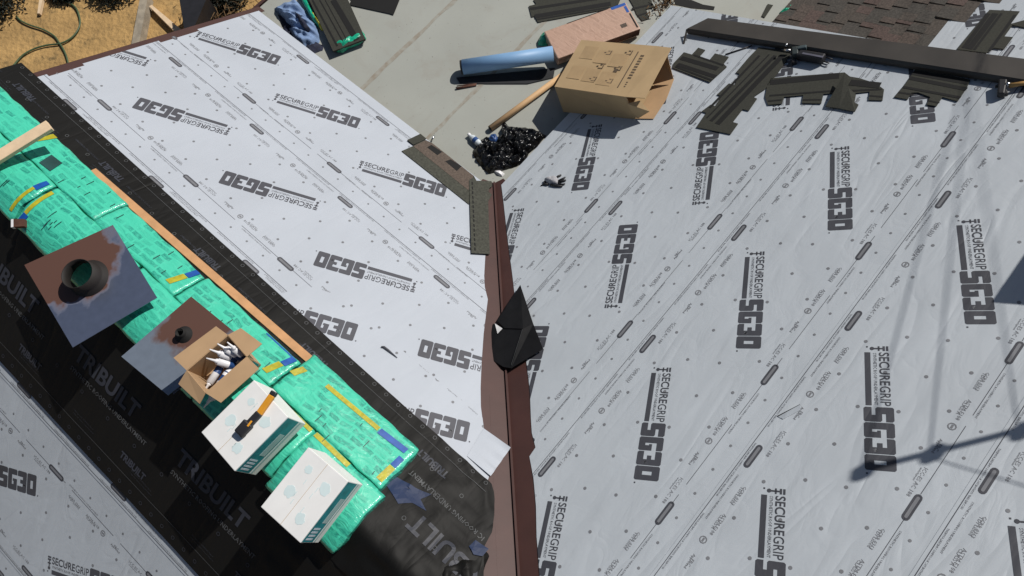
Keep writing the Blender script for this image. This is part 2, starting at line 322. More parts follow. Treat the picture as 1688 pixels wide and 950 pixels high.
def crumple(name, pl, px, H, m, parent=None, rough=0.35, freq=7.0, along=None, pw=2.2, nr=12, na=64, h0=0.0, seed=0.0, px_plane_h=0.0, crinkle=False):
    """heap of cloth or film: star-shaped outline (pixels on plane pl), domed and creased"""
    o = [Vector((*pl.uv(*q, px_plane_h), 0)) for q in px]
    L = [0]
    for i in range(len(o)): L.append(L[-1] + (o[(i + 1) % len(o)] - o[i]).length)
    ring = []
    for k in range(na):
        d = L[-1] * k / na; i = max(j for j in range(len(o)) if L[j] <= d + 1e-9); t = (d - L[i]) / max(L[i + 1] - L[i], 1e-6)
        ring.append(o[i].lerp(o[(i + 1) % len(o)], t))
    c = sum(o, Vector()) / len(o); vs = []; fs = []
    for r in range(nr + 1):
        q = (r / nr) ** 0.8
        for k in range(na):
            p = c.lerp(ring[k], q)
            fx, fy = (p.x, p.y) if along is None else ((p.x * along[0] + p.y * along[1]) * 0.3, (p.y * along[0] - p.x * along[1]) * 1.6)
            nz = noise.noise(Vector((fx * freq + seed, fy * freq, seed))); nz2 = noise.noise(Vector((p.x * freq * 2.3, p.y * freq * 2.3 + seed, 3.1)))
            rid = 1 - abs(nz) * 2.2
            if crinkle:
                d0 = noise.voronoi(Vector((p.x * freq, p.y * freq, seed)))[0]; d1 = noise.voronoi(Vector((p.x * freq * 2.4, p.y * freq * 2.4, seed + 3)))[0]
                rid = 1.25 - 1.3 * d0[0] - 0.5 * d1[0]; nz2 = 0.6 * (d1[1] - d1[0])
            hh = H * (1 - q ** pw) * (1 - rough + rough * rid + rough * 0.6 * nz2) + h0
            if q > 0.98: hh = h0 * 0.2 + 0.001
            p = p + (p - c) * 0.06 * nz2 * q
            vs.append(pl.p(p.x, p.y, max(hh, 0.001)))
    for r in range(nr):
        for k in range(na):
            l = (k + 1) % na; fs.append((r * na + k, (r + 1) * na + k, (r + 1) * na + l, r * na + l))
    fs.append(tuple(range(na))[::-1][:3]) if False else None
    return mo(name, vs, [f for f in fs if f], m, parent, True)
# ------------------------------------------------------------------ 2-D print helpers
_tc = {}
def text2d(s, off=0.0):
    if (s, off) in _tc: return _tc[(s, off)]
    res = 4 if s in ('SECURE', 'GRIP', 'TRIBUILT') else 1
    cu = bpy.data.curves.new('t', 'FONT'); cu.body = s; cu.offset = off; cu.resolution_u = res; cu.size = 1.0
    o = bpy.data.objects.new('t', cu); COL.objects.link(o)
    dg = bpy.context.evaluated_depsgraph_get(); me = o.evaluated_get(dg).to_mesh(); me.calc_loop_triangles()
    vs = [(v.co.x, v.co.y) for v in me.vertices]; tr = [tuple(vs[i] for i in t.vertices) for t in me.loop_triangles]
    o.evaluated_get(dg).to_mesh_clear(); bpy.data.objects.remove(o); bpy.data.curves.remove(cu)
    x0 = min(p[0] for p in vs); x1 = max(p[0] for p in vs); y0 = min(p[1] for p in vs); y1 = max(p[1] for p in vs)
    tr = [tuple(((p[0] - x0) / (x1 - x0), (p[1] - y0) / (y1 - y0)) for p in t) for t in tr]
    _tc[(s, off)] = (tr, (x1 - x0) / (y1 - y0)); return _tc[(s, off)]
def ptext(s, x, y, h, w=None, off=0.0):
    tr, asp = text2d(s, off); w = w or asp * h
    return [tuple((x + p[0] * w, y + p[1] * h) for p in t) for t in tr]
def rect(x0, y0, x1, y1, c=0, corners='abcd'):
    if c == 0: P = [(x0, y0), (x1, y0), (x1, y1), (x0, y1)]
    else:
        P = []
        P += [(x0, y0 + c), (x0 + c, y0)] if 'a' in corners else [(x0, y0)]
        P += [(x1 - c, y0), (x1, y0 + c)] if 'b' in corners else [(x1, y0)]
        P += [(x1, y1 - c), (x1 - c, y1)] if 'c' in corners else [(x1, y1)]
        P += [(x0 + c, y1), (x0, y1 - c)] if 'd' in corners else [(x0, y1)]
    return [(P[0], P[i], P[i + 1]) for i in range(1, len(P) - 1)]
def capsule(x, y, L, r, n=5):
    P = [(x + L / 2 - r + r * math.cos(a), y + r * math.sin(a)) for a in [-math.pi / 2 + math.pi * i / n for i in range(n + 1)]]
    P += [(x - L / 2 + r + r * math.cos(a), y + r * math.sin(a)) for a in [math.pi / 2 + math.pi * i / n for i in range(n + 1)]]
    return [(P[0], P[i], P[i + 1]) for i in range(1, len(P) - 1)]
def disk(x, y, r, n=8):
    P = [(x + r * math.cos(2 * math.pi * i / n), y + r * math.sin(2 * math.pi * i / n)) for i in range(n)]
    return [(P[0], P[i], P[i + 1]) for i in range(1, n - 1)]
def ringp(x, y, r, t, n=10):
    out = []
    for i in range(n):
        a, b = 2 * math.pi * i / n, 2 * math.pi * (i + 1) / n
        p = lambda q, R: (x + R * math.cos(q), y + R * math.sin(q))
        out += [(p(a, r - t), p(a, r), p(b, r)), (p(a, r - t), p(b, r), p(b, r - t))]
    return out
def glyphs():
    c = 0.9; out = []
    S = rect(0, 12.5, 10, 17, c, 'cd') + rect(0, 10.3, 4.6, 12.5) + rect(0, 6.7, 10, 10.3, c, 'ac') + rect(5.4, 4.5, 10, 6.7) + rect(0, 0, 10, 4.5, c, 'ab')
    Gg = rect(0, 4.5, 4.4, 12.5) + rect(0, 12.5, 10, 17, c, 'cd') + rect(0, 0, 10, 4.5, c, 'ab') + rect(6.2, 4.5, 10, 9.3) + rect(5.3, 7.3, 6.2, 9.3)
    E3 = rect(0, 12.5, 10, 17, c, 'cd') + rect(5.8, 4.5, 10, 12.5) + rect(0, 0, 10, 4.5, c, 'ab') + rect(3, 7.0, 5.8, 10.0)
    O = rect(0, 0, 10, 5.2, c, 'ab') + rect(0, 11.8, 10, 17, c, 'cd') + rect(0, 5.2, 3.7, 11.8) + rect(6.3, 5.2, 10, 11.8)
    u = 0.0096
    for i, g in enumerate((S, Gg, E3, O)):
        out += [tuple(((p[0] + i * 10.6) * u, p[1] * u) for p in t) for t in g]
    return out
SG = glyphs()
def logo_tris():
    """whole logo, x from 0 (emblem) to 0.83 (end of the zero), centred on y"""
    t = [tuple((p[0] + 0.425, p[1]) for p in q) for q in SG]
    t += ptext('SECURE', 0.045, 0.092, 0.058, 0.232, 0.018) + ptext('GRIP', 0.283, 0.092, 0.058, 0.132, 0.004)
    t += ptext('SYNTHETIC ROOF UNDERLAYMENT', 0.05, 0.060, 0.019, 0.36)
    t += rect(0.045, 0.012, 0.415, 0.045)
    t += rect(0.0, 0.115, 0.034, 0.128) + rect(0.0, 0.134, 0.034, 0.147) + rect(0.012, 0.066, 0.022, 0.115) + rect(0.0, 0.088, 0.034, 0.098) + disk(0.017, 0.055, 0.013) + rect(0.0, 0.022, 0.01, 0.032) + rect(0.842, 0.005, 0.852, 0.015)
    return [tuple((p[0], p[1] - 0.082) for p in q) for q in t]
LOGO = logo_tris()
def xf(tr, x, y, ang=0.0, mir=1):
    c, s = math.cos(ang), math.sin(ang)
    return [tuple((x + c * p[0] - s * p[1], y + s * p[0] + c * p[1]) for p in t) for t in tr]
def clip_tri(poly, tri):
    """Sutherland-Hodgman of a convex poly against a ccw triangle"""
    out = list(poly)
    for i in range(3):
        a, b = tri[i], tri[(i + 1) % 3]; inp = out; out = []
        f = lambda p: (b[0] - a[0]) * (p[1] - a[1]) - (b[1] - a[1]) * (p[0] - a[0])
        for k in range(len(inp)):
            p, q = inp[k], inp[(k + 1) % len(inp)]; fp, fq = f(p), f(q)
            if fp >= 0: out.append(p)
            if fp * fq < 0:
                t = fp / (fp - fq); out.append((p[0] + (q[0] - p[0]) * t, p[1] + (q[1] - p[1]) * t))
        if len(out) < 3: return []
    return out
def tri_polys(P):
    v = [Vector((p[0], p[1], 0)) for p in P]; out = []
    for t in tessellate_polygon([v]):
        a, b, c = [P[i] for i in t]
        if (b[0] - a[0]) * (c[1] - a[1]) - (b[1] - a[1]) * (c[0] - a[0]) < 0: b, c = c, b
        out.append((a, b, c))
    return out
def inside(P, x, y):
    r = False; j = len(P) - 1
    for i in range(len(P)):
        if (P[i][1] > y) != (P[j][1] > y) and x < (P[j][0] - P[i][0]) * (y - P[i][1]) / (P[j][1] - P[i][1]) + P[i][0]: r = not r
        j = i
    return r
def clip_all(tris, P):
    """clip 2-D triangles to polygon P"""
    T3 = None; out = []
    x0 = min(p[0] for p in P); x1 = max(p[0] for p in P); y0 = min(p[1] for p in P); y1 = max(p[1] for p in P)
    for t in tris:
        if max(p[0] for p in t) < x0 or min(p[0] for p in t) > x1 or max(p[1] for p in t) < y0 or min(p[1] for p in t) > y1: continue
        c = [inside(P, *p) for p in t]
        if all(c): out.append(t); continue
        if T3 is None: T3 = tri_polys(P)
        for k in T3:
            q = clip_tri(t, k)
            if len(q) >= 3: out.append(tuple(q))
    return out
def print_obj(name, polys, f3, m, parent, n=None):
    vs = []; fs = []
    nn = Vector(n) if n is not None else None
    for t in polys:
        k = len(vs); vs += [f3(*p) for p in t]; f = tuple(range(k, k + len(t)))
        if nn is not None and (vs[k + 1] - vs[k]).cross(vs[k + 2] - vs[k]).dot(nn) < 0: f = f[::-1]
        fs.append(f)
    if not vs: return None
    return mo(name, vs, fs, m, parent)
PER = 1.1425
K_ = 1.35
def roll_print(root, pl, P, ea, sc_, su, sv, hfun, inkd, a0, a1, n, lines=True, dr=1):
    """the repeating print of one underlayment roll: P = outline in (a,s); ea = an emblem position along a; sc_ = centre of the roll in s"""
    f3 = lambda a, s: pl.p(a, s, hfun(a, s) + 0.0013)
    f3b = lambda a, s: pl.p(a, s, hfun(a, s) + 0.0018)
    mp = lambda tr: [tuple((ea + su * p[0], sc_ + sv * p[1]) for p in t) for t in tr]
    u0, u1 = sorted(((a0 - ea) * su, (a1 - ea) * su))
    k0, k1 = math.floor(u0 / PER) - 1, math.ceil(u1 / PER) + 1
    dark = []; mid = []; pale = []
    for k in range(k0, k1 + 1):
        u = k * PER
        lg = clip_all(mp(xf(LOGO, u, -0.215, math.radians(30))), P)
        print_obj('printed_logo', lg, f3, inkd, root, n)
        for sg, du in ((-1, -0.10), (1, -0.33)):
            pil = print_obj('printed_pill', clip_all(mp(capsule(u + du, sg * 0.424, 0.175, 0.021)), P), f3, inkd, root, n)
            if pil: print_obj('pill_lettering', clip_all(mp(capsule(u + du, sg * 0.424, 0.145, 0.0085)), P), f3b, M['inkmid'], pil, n)
            y = sg * 0.424
            o = -0.035 if sg < 0 else -0.01
            side = 1 if sg < 0 else -1
            bl = y + side * 0.045
            mid += ptext('CCRR 0363', u + du + 0.19, bl + 0.018 * side, 0.020) + ptext('TDI Listed', u + du + 0.20, bl - 0.012 + 0.018 * side, 0.020)
            mid += ptext('ASTM E108', u + du + 0.40, bl + 0.018 * side, 0.022) + ptext('CLASS A', u + du + 0.41, bl - 0.012 + 0.018 * side, 0.020)
            mid += ringp(u + du + 0.60, bl + 0.01 * side, 0.024, 0.007) + rect(u + du + 0.588, bl + 0.01 * side - 0.006, u + du + 0.612, bl + 0.01 * side + 0.006)
            mid += ptext('FBC', u + du + 0.73, bl + 0.02 * side, 0.021, off=0.01) + ptext('Approved', u + du + 0.70, bl - 0.012 + 0.02 * side, 0.023, off=0.01)
            mid += ptext('ICC-ES AC 188', u + du + 0.90, bl + 0.012 * side, 0.022) + ptext('underlayment', u + du + 0.91, bl - 0.016 + 0.014 * side, 0.015)
            # line of small writing between the pills
            mid += ptext('SYNTHETIC ROOFING UNDERLAYMENT', u + du + 0.15, y - 0.012 * side, 0.012, 0.34)
        for q in range(4):
            for row, ph in ((-0.30, 0.0), (-0.10, 0.14), (0.10, 0.05), (0.30, 0.19)):
                mid += disk(u + q * PER / 4 + ph, row + (0.0 if q % 2 else 0.015), 0.0115)
        for q in range(6):
            mid += disk(u + q * PER / 6 + 0.03, 0.50 * sv * dr, 0.0095)
    if lines:
        es = sc_ - 0.494 * dr        # the visible lap edge (s units), and the line printed by the far pills
        aa, ab = a0 - 0.2, a1 + 0.2
        LN = []
        def seg(s, w, gap):
            x = aa
            while x < ab:
                LN.extend(rect(x, s - w / 2, min(x + gap * 0.86, ab), s + w / 2)); x += gap
        seg(es + 0.022 * dr, 0.004, 9); seg(sc_ + 0.424 * dr, 0.0032, PER * 0.5)
        lt = clip_all(LN, P); q = print_obj('printed_line', lt, f3, inkd, root, n)
        if q: q['kind'] = 'stuff'
        LT = []
        x = aa
        while x < ab:
            LT += ptext('SECUREGRIP SYNTHETIC ROOFING UNDERLAYMENT', x, es + 0.030 * dr - (0.011 if dr < 0 else 0), 0.011, 0.42); x += 0.55
        mid2 = clip_all(LT, P)
    else: mid2 = []
    q = print_obj('printed_small_text', clip_all(mp(mid), P) + mid2, f3, M['inkmid'], root, n)
    if q: q['kind'] = 'stuff'
# ------------------------------------------------------------------ ground, flat roof, house
g = G(); N_ = 90
gs = slab('ground', [(-400, -400, GZ), (400, -400, GZ), (400, 400, GZ), (-400, 400, GZ)], (0, 0, 1), 0.5, M['ground']); tag(gs, 'dry tan dirt beside the house', 'ground', kind='structure')
fr = thing('flat_roof', (3, 1, GZ), 'low flat grey membrane roof between the two slopes', 'flat roof'); fr['kind'] = 'structure'
del fr['category']
ys = [-1.6, -0.14, 0.806, 1.735, 2.665, 3.33]
for i in range(len(ys) - 1):
    y0, y1 = ys[i], ys[i + 1]
    slab('membrane_strip', [(-0.45, y0 + 0.002, DZ), (7.5, y0 + 0.002, DZ), (7.5, y1 - 0.002, DZ), (-0.45, y1 - 0.002, DZ)], (0, 0, 1), 0.12, M['flat'], fr)
for i, y in enumerate(ys[1:-1]):
    P = []; Q = []
    for k in range(60):
        x = -0.4 + k * 0.13; P.append((x, y + 0.020 + 0.022 * noise.noise(Vector((x * 6, y, 1))), DZ + 0.0022)); Q.append((x, y - 0.018 + 0.022 * noise.noise(Vector((x * 5, y, 7))), DZ + 0.0022))
    slab('dirt_seam', P + Q[::-1], (0, 0, 1), 0.0018, M['dirtline'], fr)
slab('fascia', [(-0.45, 3.34, DZ + 0.012), (7.5, 3.34, DZ + 0.012), (7.5, 3.375, DZ + 0.012), (-0.45, 3.375, DZ + 0.012)], (0, 0, 1), 0.2, M['brown'], fr)
hs = thing('house', (-1, -3, GZ), 'house carrying the roof slopes', 'house')
RK = 3.235   # rake of the left wing
def deck(name, pts, n): slab(name, pts, n, 0.12, M['osb'], hs)
deck('roof_sheathing', [PL.p(RK, 0.18), PL.p(RK, 3.30), PL.p(-2.93, 3.30), PL.p(-0.16, 0.18)], PL.n)
deck('roof_sheathing', [PB.p(RK, 0), PB.p(RK, 3.3), PB.p(0.0, 3.3), PB.p(-2.93, 0)], PB.n)
deck('roof_sheathing', [PR.p(-0.16, 0.18), PR.p(2.66, 0.18), PR.p(2.66, 7.2), PR.p(-6.4, 7.2), PR.p(-2.93, 3.30)], PR.n)
deck('roof_sheathing', [PK.p(2.75, 0.0), PK.p(7.5, 0.0), PK.p(7.5, 6.0), PK.p(2.75, 6.0)], PK.n)
slab('gable_wall', [(-5.7, 3.0, -0.14), (-0.3, 3.0, -0.14), (-0.3, 3.14, -0.14), (-5.7, 3.14, -0.14)], (0, 0, 1), 2.5, M['wall'], hs)
G().prism([(-5.6, 3.14, -0.138), (-0.35, 3.14, -0.138), (-2.93, 3.14, 1.2)], (0, 1, 0), 0.12).obj('gable_wall', M['wall'], hs)
G().prism([(2.66, -0.3, 0.0), (2.66, -6.3, 0.0), (2.66, -6.3, 3.1), (2.66, -0.3, 0.0)][:3], (1, 0, 0), 0.1).obj('step_wall', M['wall'], hs)
slab('side_wall', [(-0.3, -0.2, -0.16), (7.4, -0.2, -0.16), (7.4, -0.1, -0.16), (-0.3, -0.1, -0.16)], (0, 0, 1), 2.54, M['wall'], hs)
slab('fascia_wall', [(-0.3, 3.2, -0.16), (7.4, 3.2, -0.16), (7.4, 3.33, -0.16), (-0.3, 3.33, -0.16)], (0, 0, 1), 2.54, M['wall'], hs)
# brown drip edges
d = thing('drip_edge', PL.p(RK, 1.5), 'brown metal drip edge along the gable rake beside the dirt yard', 'drip edge')
slab('flange', [PL.p(RK - 0.05, 0.1, 0.004), PL.p(RK + 0.045, 0.1, 0.004), PL.p(RK + 0.045, 2.55, 0.004), PL.p(RK - 0.05, 2.55, 0.004)], PL.n, 0.003, M['brown'], d)
slab('drip_lip', [PL.p(RK + 0.045, 0.1, 0.004), PL.p(RK + 0.045, 2.55, 0.004), PL.p(RK + 0.045, 2.55, -0.10), PL.p(RK + 0.045, 0.1, -0.10)], (0, 1, 0), 0.003, M['brown'], d)
# ------------------------------------------------------------------ white underlayment rolls
def by_s(pl, pxs):
    q = sorted([pl.uv(*p)[::-1] for p in pxs])
    def f(s):
        if s <= q[0][0]: return q[0][1] + (q[0][1] - q[1][1]) / max(q[0][0] - q[1][0], -9) * 0 + 0
        for i in range(len(q) - 1):
            if s <= q[i + 1][0]:
                t = (s - q[i][0]) / max(q[i + 1][0] - q[i][0], 1e-6); return q[i][1] + (q[i + 1][1] - q[i][1]) * t
        return q[-1][1] - (s - q[-1][0]) * ct
    return f, [p[0] for p in q]
VR = [(826, 300), (830, 331), (837, 394), (841, 425), (845, 455), (848, 482), (856, 540), (868, 598), (871, 620), (874, 648), (875.5, 690), (877, 714), (883, 738), (873, 753), (880, 790), (884, 835), (885, 885), (890, 950), (894, 1050), (899, 1180)]
VL = [(797, 300), (799, 360), (800, 419), (798, 455), (799, 474), (804, 494), (797, 551), (793.5, 601), (792, 640), (792.5, 671), (797, 706), (800, 730), (804, 760), (806, 786), (790, 830), (780, 900)]
fVR, sVR = by_s(PR, VR); fVL, sVL = by_s(PL, VL)
def roll_outline(fv, sv, s0, s1, afar, jag=0.0):
    P = [(fv(s0), s0)] + [(fv(s), s) for s in sv if s0 + 0.004 < s < s1 - 0.004] + [(fv(s1), s1)]
    P += [(afar, s1), (afar, s0)]
    return P
def make_roll(pl, P, s0, label, msheet, group=None, h0=0.0055, slope=0.002):
    hf = lambda a, s: h0 - slope * (s - s0)
    c = P[0]; root = thing('underlayment_sheet', pl.p(P[-1][0] * 0.5 + P[0][0] * 0.5, s0, hf(0, s0)), label, 'underlayment', group)
    G().prism([pl.p(a, s, hf(a, s)) for a, s in P], pl.n, 0.0012).obj('sheet', msheet, root)
    return root, hf
EDG = 0.494
# right slope: centres of the rolls (s), emblem position a, orientation
for i, (cc, ea, su, sv, lab) in enumerate([
        (0.765, -0.195, -1, 1, 'white printed underlayment strip along the right eave under the brown cardboard box'),
        (1.835, -0.605, 1, -1, 'white printed underlayment strip just uphill of the grey glove'),
        (2.911, 0.324, -1, 1, 'white printed underlayment strip under the folded black offcut and the loose shingles'),
        (3.985, 0.022, -1, 1, 'white printed underlayment strip with a small torn flap at its lower lap'),
        (5.06, 0.60, -1, 1, 'white printed underlayment strip crossed by the pole shadow'),
        (6.13, 0.1, 1, -1, 'white printed underlayment strip beside the chimney')]):
    s0 = 0.16 if i == 0 else cc - EDG; s1 = cc - EDG + 1.215
    P = roll_outline(fVR, sVR, s0, s1, 2.665)
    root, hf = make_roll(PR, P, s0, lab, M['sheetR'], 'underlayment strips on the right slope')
    roll_print(root, PR, P, ea, cc, su, sv, hf, M['inkR'], P[0][0] - 0.4, 2.67, PR.n)
for i, (cc, ea, su, sv, lab) in enumerate([
        (0.753, 0.861, -1, -1, 'white printed underlayment strip along the left eave beside the flat grey roof'),
        (1.825, 1.825, 1, 1, 'white printed underlayment strip in the middle of the left slope'),
        (2.893, 1.30, -1, -1, 'white printed underlayment strip running under the black ridge sheet')]):
    s0 = 0.155 if i == 0 else cc - EDG; s1 = cc - EDG + 1.215 if i < 2 else 3.05
    P = roll_outline(fVL, sVL, s0, s1, RK - 0.02)
    if i == 2: P = [(0.06, s0), (-0.06, s0 + 0.12), (-0.10, s1), (RK - 0.02, s1), (RK - 0.02, s0)]
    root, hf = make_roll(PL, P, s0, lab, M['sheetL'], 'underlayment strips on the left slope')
    roll_print(root, PL, P, ea, cc, su, sv, hf, M['inkL'], min(p[0] for p in P) - 0.3, RK, PL.n)
# lapped end piece by the valley, edge without a printed line
s0 = 2.13; s1 = 3.05
P = [p for p in roll_outline(fVL, sVL, s0, s1, 0.28)]
P = P[:-2] + [(0.22, s1), (0.12, 2.32), (0.04, 2.24), (-0.12, 2.16)]
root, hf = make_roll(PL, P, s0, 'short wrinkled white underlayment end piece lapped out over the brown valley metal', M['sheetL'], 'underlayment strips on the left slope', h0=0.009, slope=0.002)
roll_print(root, PL, P, 0.237, 2.495, -1, -1, hf, M['inkL'], -2.6, 0.3, PL.n, lines=False)
fl = thing('loose_corner', PL.px(805, 745, 0.008), 'creased white underlayment corner flapping out across the valley rib', 'underlayment')
g = G(); n_ = 9; vs = []
for i in range(n_):
    t = i / (n_ - 1); a = PL.px(797, 706, 0.012).lerp(PL.px(770, 752, 0.012), t); b = PR.px(842, 738, 0.034).lerp(PL.px(809, 785, 0.014), t)
    for j in range(9):
        u = j / 8; p = a.lerp(b, u); vs.append(p + Vector((0, 0, 1)) * (0.012 * math.sin(t * 19 + 1) * u + 0.01 * u * (1 - u)))
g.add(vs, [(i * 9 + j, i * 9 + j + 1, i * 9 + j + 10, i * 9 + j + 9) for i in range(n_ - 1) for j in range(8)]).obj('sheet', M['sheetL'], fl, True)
# white rolls on the far side of the ridge
for cc, ea, su, sv, lab in [(2.985, 0.7, 1, 1, 'white printed underlayment strip low on the shaded slope behind the ridge'),
                            (1.915, 0.239, -1, -1, 'rumpled white printed underlayment strip on the shaded slope behind the ridge'),
                            (0.766, -0.069, -1, -1, 'white printed underlayment strip half under the black sheet behind the ridge')]:
    s1 = cc + EDG; s0 = max(s1 - 1.215, 0.35)
    P = [(-2.9 + s0 * ct * 0.9, s0), (-2.9 + s1 * ct * 0.9, s1), (3.2, s1), (3.2, s0)]
    hf = lambda a, s, s1=s1: 0.005 - 0.003 * (s1 - s)
    root = thing('underlayment_sheet', PB.p(0.3, s1), lab, 'underlayment', 'underlayment strips behind the ridge')
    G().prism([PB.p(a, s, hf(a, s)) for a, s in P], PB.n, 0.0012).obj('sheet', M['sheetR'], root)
    roll_print(root, PB, P, ea, cc, su, sv, hf, M['inkR'], -2.2, 3.2, PB.n, dr=-1)
# ------------------------------------------------------------------ brown valley metal
vm = thing('valley_flashing', (-1.2, -1.2, 1.2 * T), 'dark brown metal valley flashing with a raised centre rib', 'flashing')
def val(k, side, off, h):   # k distance along the plan diagonal (negative axis), off = plan distance from the valley line
    x = y = -k
    if side < 0: y += off; return PL.p(y, k / ct, h)          # left wing
    x += off; return PR.p(x, k / ct, h)
for side, nm in ((-1, 'left_pan'), (1, 'right_pan')):
    prof = ((0.06, 0.012), (0.10, 0.15), (0.30, 0.31), (1.6, 0.32), (1.9, 0.62), (3.3, 0.8), (3.3, 0.012)) if side < 0 else ((0.06, 0.012), (0.10, 0.13), (0.30, 0.27), (3.3, 0.32), (3.3, 0.012))
    slab(nm.split('_')[1], [val(k, side, o, 0.0004) for k, o in prof], PL.n if side < 0 else PR.n, 0.0015, M['brown'], vm)
rb = G()
k0, k1 = 0.06, 3.3
for a, b in (((-1, 0.014, 0.0018), (-1, 0.002, 0.026)), ((-1, 0.002, 0.026), (1, 0.002, 0.026)), ((1, 0.002, 0.026), (1, 0.014, 0.0018))):
    rb.add([val(k0, *a), val(k1, *a), val(k1, *b), val(k0, *b)], [(0, 1, 2, 3)])
rb.obj('centre_rib', M['brown'], vm)
for k in (1.72, 2.62):   # lap of the next length of metal
    for side in (-1, 1):
        slab('lap_edge', [val(k, side, 0.014, 0.0014), val(k, side, 0.19, 0.0014), val(k + 0.9, side, 0.19, 0.0010), val(k + 0.9, side, 0.014, 0.0010)], PL.n if side < 0 else PR.n, 0.001, M['brown'], vm)
# ------------------------------------------------------------------ black ridge sheets
def ridge_pt(a, wv, h):
    """wv: distance across the ridge, 0 on the ridge line, + on the left (camera) slope, - behind"""
    e = 0.02
    x = XR + wv * ct; z = ZR - T * (math.sqrt((x - XR) ** 2 + e * e) - e)
    n = Vector((st, 0, ct)) if wv > 0.06 else (Vector((-st, 0, ct)) if wv < -0.06 else Vector((st * wv / 0.06, 0, ct)).normalized())
    return Vector((x, a, z)) + n * h
AEND = [(0.82, -1.985), (0.77, -2.06), (0.66, -2.14), (0.56, -2.205), (0.44, -2.23), (0.36, -2.30), (0.2, -2.42), (0.0, -2.55), (-1.3, -2.7)]
def a_end(wv):
    for i in range(len(AEND) - 1):
        (w0, a0), (w1, a1) = AEND[i], AEND[i + 1]
        if wv >= w1: return a0 + (a1 - a0) * (w0 - wv) / (w0 - w1)
    return -2.7
def bwr(a, wv):
    k = max(0.0, min(1.0, (-0.9 - a) / 0.8))
    v = Vector((a * 4.6 + wv * 2.2, wv * 7.0 - a * 1.6, 0.3))
    return max(-0.001, 0.002 * noise.noise(v * 0.7) + k * (0.004 + 0.012 * (1 - abs(noise.noise(v)) * 2.4) + 0.006 * noise.noise(v * 2.2)))
def black_sheet(name, w0, w1, aL, label, h, aend=None):
    root = thing(name, ridge_pt(0, w1, 0), label, 'underlayment', 'black underlayment sheets along the ridge')
    na, nw = 130, 34; vs = []; fs = []
    for i in range(nw + 1):
        wv = w0 + (w1 - w0) * i / nw; ae = a_end(wv) if aend is None else aend
        for j in range(na + 1):
            q = j / na; a = aL + (ae - aL) * (1 - (1 - q) ** 1.6)
            vs.append(ridge_pt(a, wv, h + 0.012 + bwr(a, wv)))
    for i in range(nw):
        for j in range(na): k = i * (na + 1) + j; fs.append((k, k + 1, k + na + 2, k + na + 1))
    mo('sheet', vs, fs, M['black'], root, True)
    return root
bs2 = black_sheet('underlayment_sheet', -0.15, -1.16, 3.42, 'black printed underlayment sheet on the shaded side of the ridge', 0.0, aend=-2.9)
bs1 = black_sheet('underlayment_sheet', 0.815, -0.30, 3.42, 'black printed underlayment sheet draped over the ridge under the green bundles', 0.006)
def tribuilt(root, items, front):
    """items: list of (tris in reading frame, a, wv, mat, flip) on the black sheets"""
    for nm, tr, a, wv, m, dirn, lift in items:
        polys = [tuple((a + dirn * p[0], wv - dirn * p[1]) for p in t) for t in tr]
        vs = []; fs = []
        for t in polys:
            k = len(vs); vs += [ridge_pt(p[0], p[1], lift + 0.0155 + bwr(*p)) for p in t]
            f = (k, k + 1, k + 2)
            if (vs[k + 1] - vs[k]).cross(vs[k + 2] - vs[k]).z < 0: f = f[::-1]
            fs.append(f)
        q = mo(nm, vs, fs, m, root)
        if nm not in ('printed_lettering', 'printed_patch'): q['kind'] = 'stuff'
def fine(tr, mx):
    """split long triangles so the print follows the folds"""
    out = []; stack = list(tr)
    while stack:
        t = stack.pop(); e = [math.dist(t[i], t[(i + 1) % 3]) for i in range(3)]; i = e.index(max(e))
        if e[i] <= mx: out.append(t); continue
        a, b, c = t[i], t[(i + 1) % 3], t[(i + 2) % 3]; m = ((a[0] + b[0]) / 2, (a[1] + b[1]) / 2)
        stack += [(a, m, c), (m, b, c)]
    return out
small = ptext('TRIBUILT', 0, 0, 0.055, 0.27, 0.04)
big = fine(ptext('TRIBUILT', 0, 0, 0.135, 0.70, 0.03), 0.05); sub = fine(ptext('SYNTHETIC ROOFING UNDERLAYMENT', 0.02, -0.085, 0.036, 0.86, 0.01), 0.06)
items = []
for k in range(6):
    a = -1.74 + k * 1.165
    items.append(('printed_lettering', fine(small, 0.06), a, 0.66, M['blackink'], 1, 0.006))
for k in range(8):
    a = -1.5 + k * 0.66
    items.append(('printed_small_text', ptext('FBC Approved  ASTM D226 Type II', 0, 0, 0.013, 0.22) + ptext('CCRR 1043  synthetic roofing underlayment', 0, -0.022, 0.011, 0.24), a, 0.55, M['blackink'], 1, 0.006))
    items.append(('printed_small_text', ptext('SYNTHETIC ROOFING UNDERLAYMENT', 0, 0, 0.014, 0.3), a + 0.25, 0.635, M['blackink'], 1, 0.006))
def cutend(tr, a, wv): return [t for t in tr if all(a + p[0] > a_end(wv - p[1]) + 0.015 for p in t)]
for a in (-2.47, 1.85): items.append(('printed_lettering', cutend(big, a, 0.32), a, 0.32, M['blackink'], 1, 0.006))
for a in (-2.42, 1.85): items.append(('printed_lettering', cutend(sub, a, 0.41), a, 0.41, M['blackpale'], 1, 0.006))
ln = []
x = -2.0
while x < 3.3:
    ln += rect(x, 0, x + 0.1, 0.003); x += 0.1
items.append(('printed_line', ln, 0, 0.735, M['blackpale'], 1, 0.006))
dots = []
for k in range(46): dots += ringp(-1.96 + k * 0.118, 0.0, 0.015, 0.004, 8)
items.append(('printed_nail_mark', dots, 0, 0.785, M['blackpale'], 1, 0.006))
dots = []
for k in range(20): dots += ringp(-1.9 + k * 0.27, 0.0, 0.015, 0.004, 8)
items.append(('printed_nail_mark', dots, 0, 0.60, M['blackpale'], 1, 0.006)); items.append(('printed_nail_mark', dots, -0.1, 0.22, M['blackpale'], 1, 0.006))
tribuilt(bs1, items, True)
bp = []
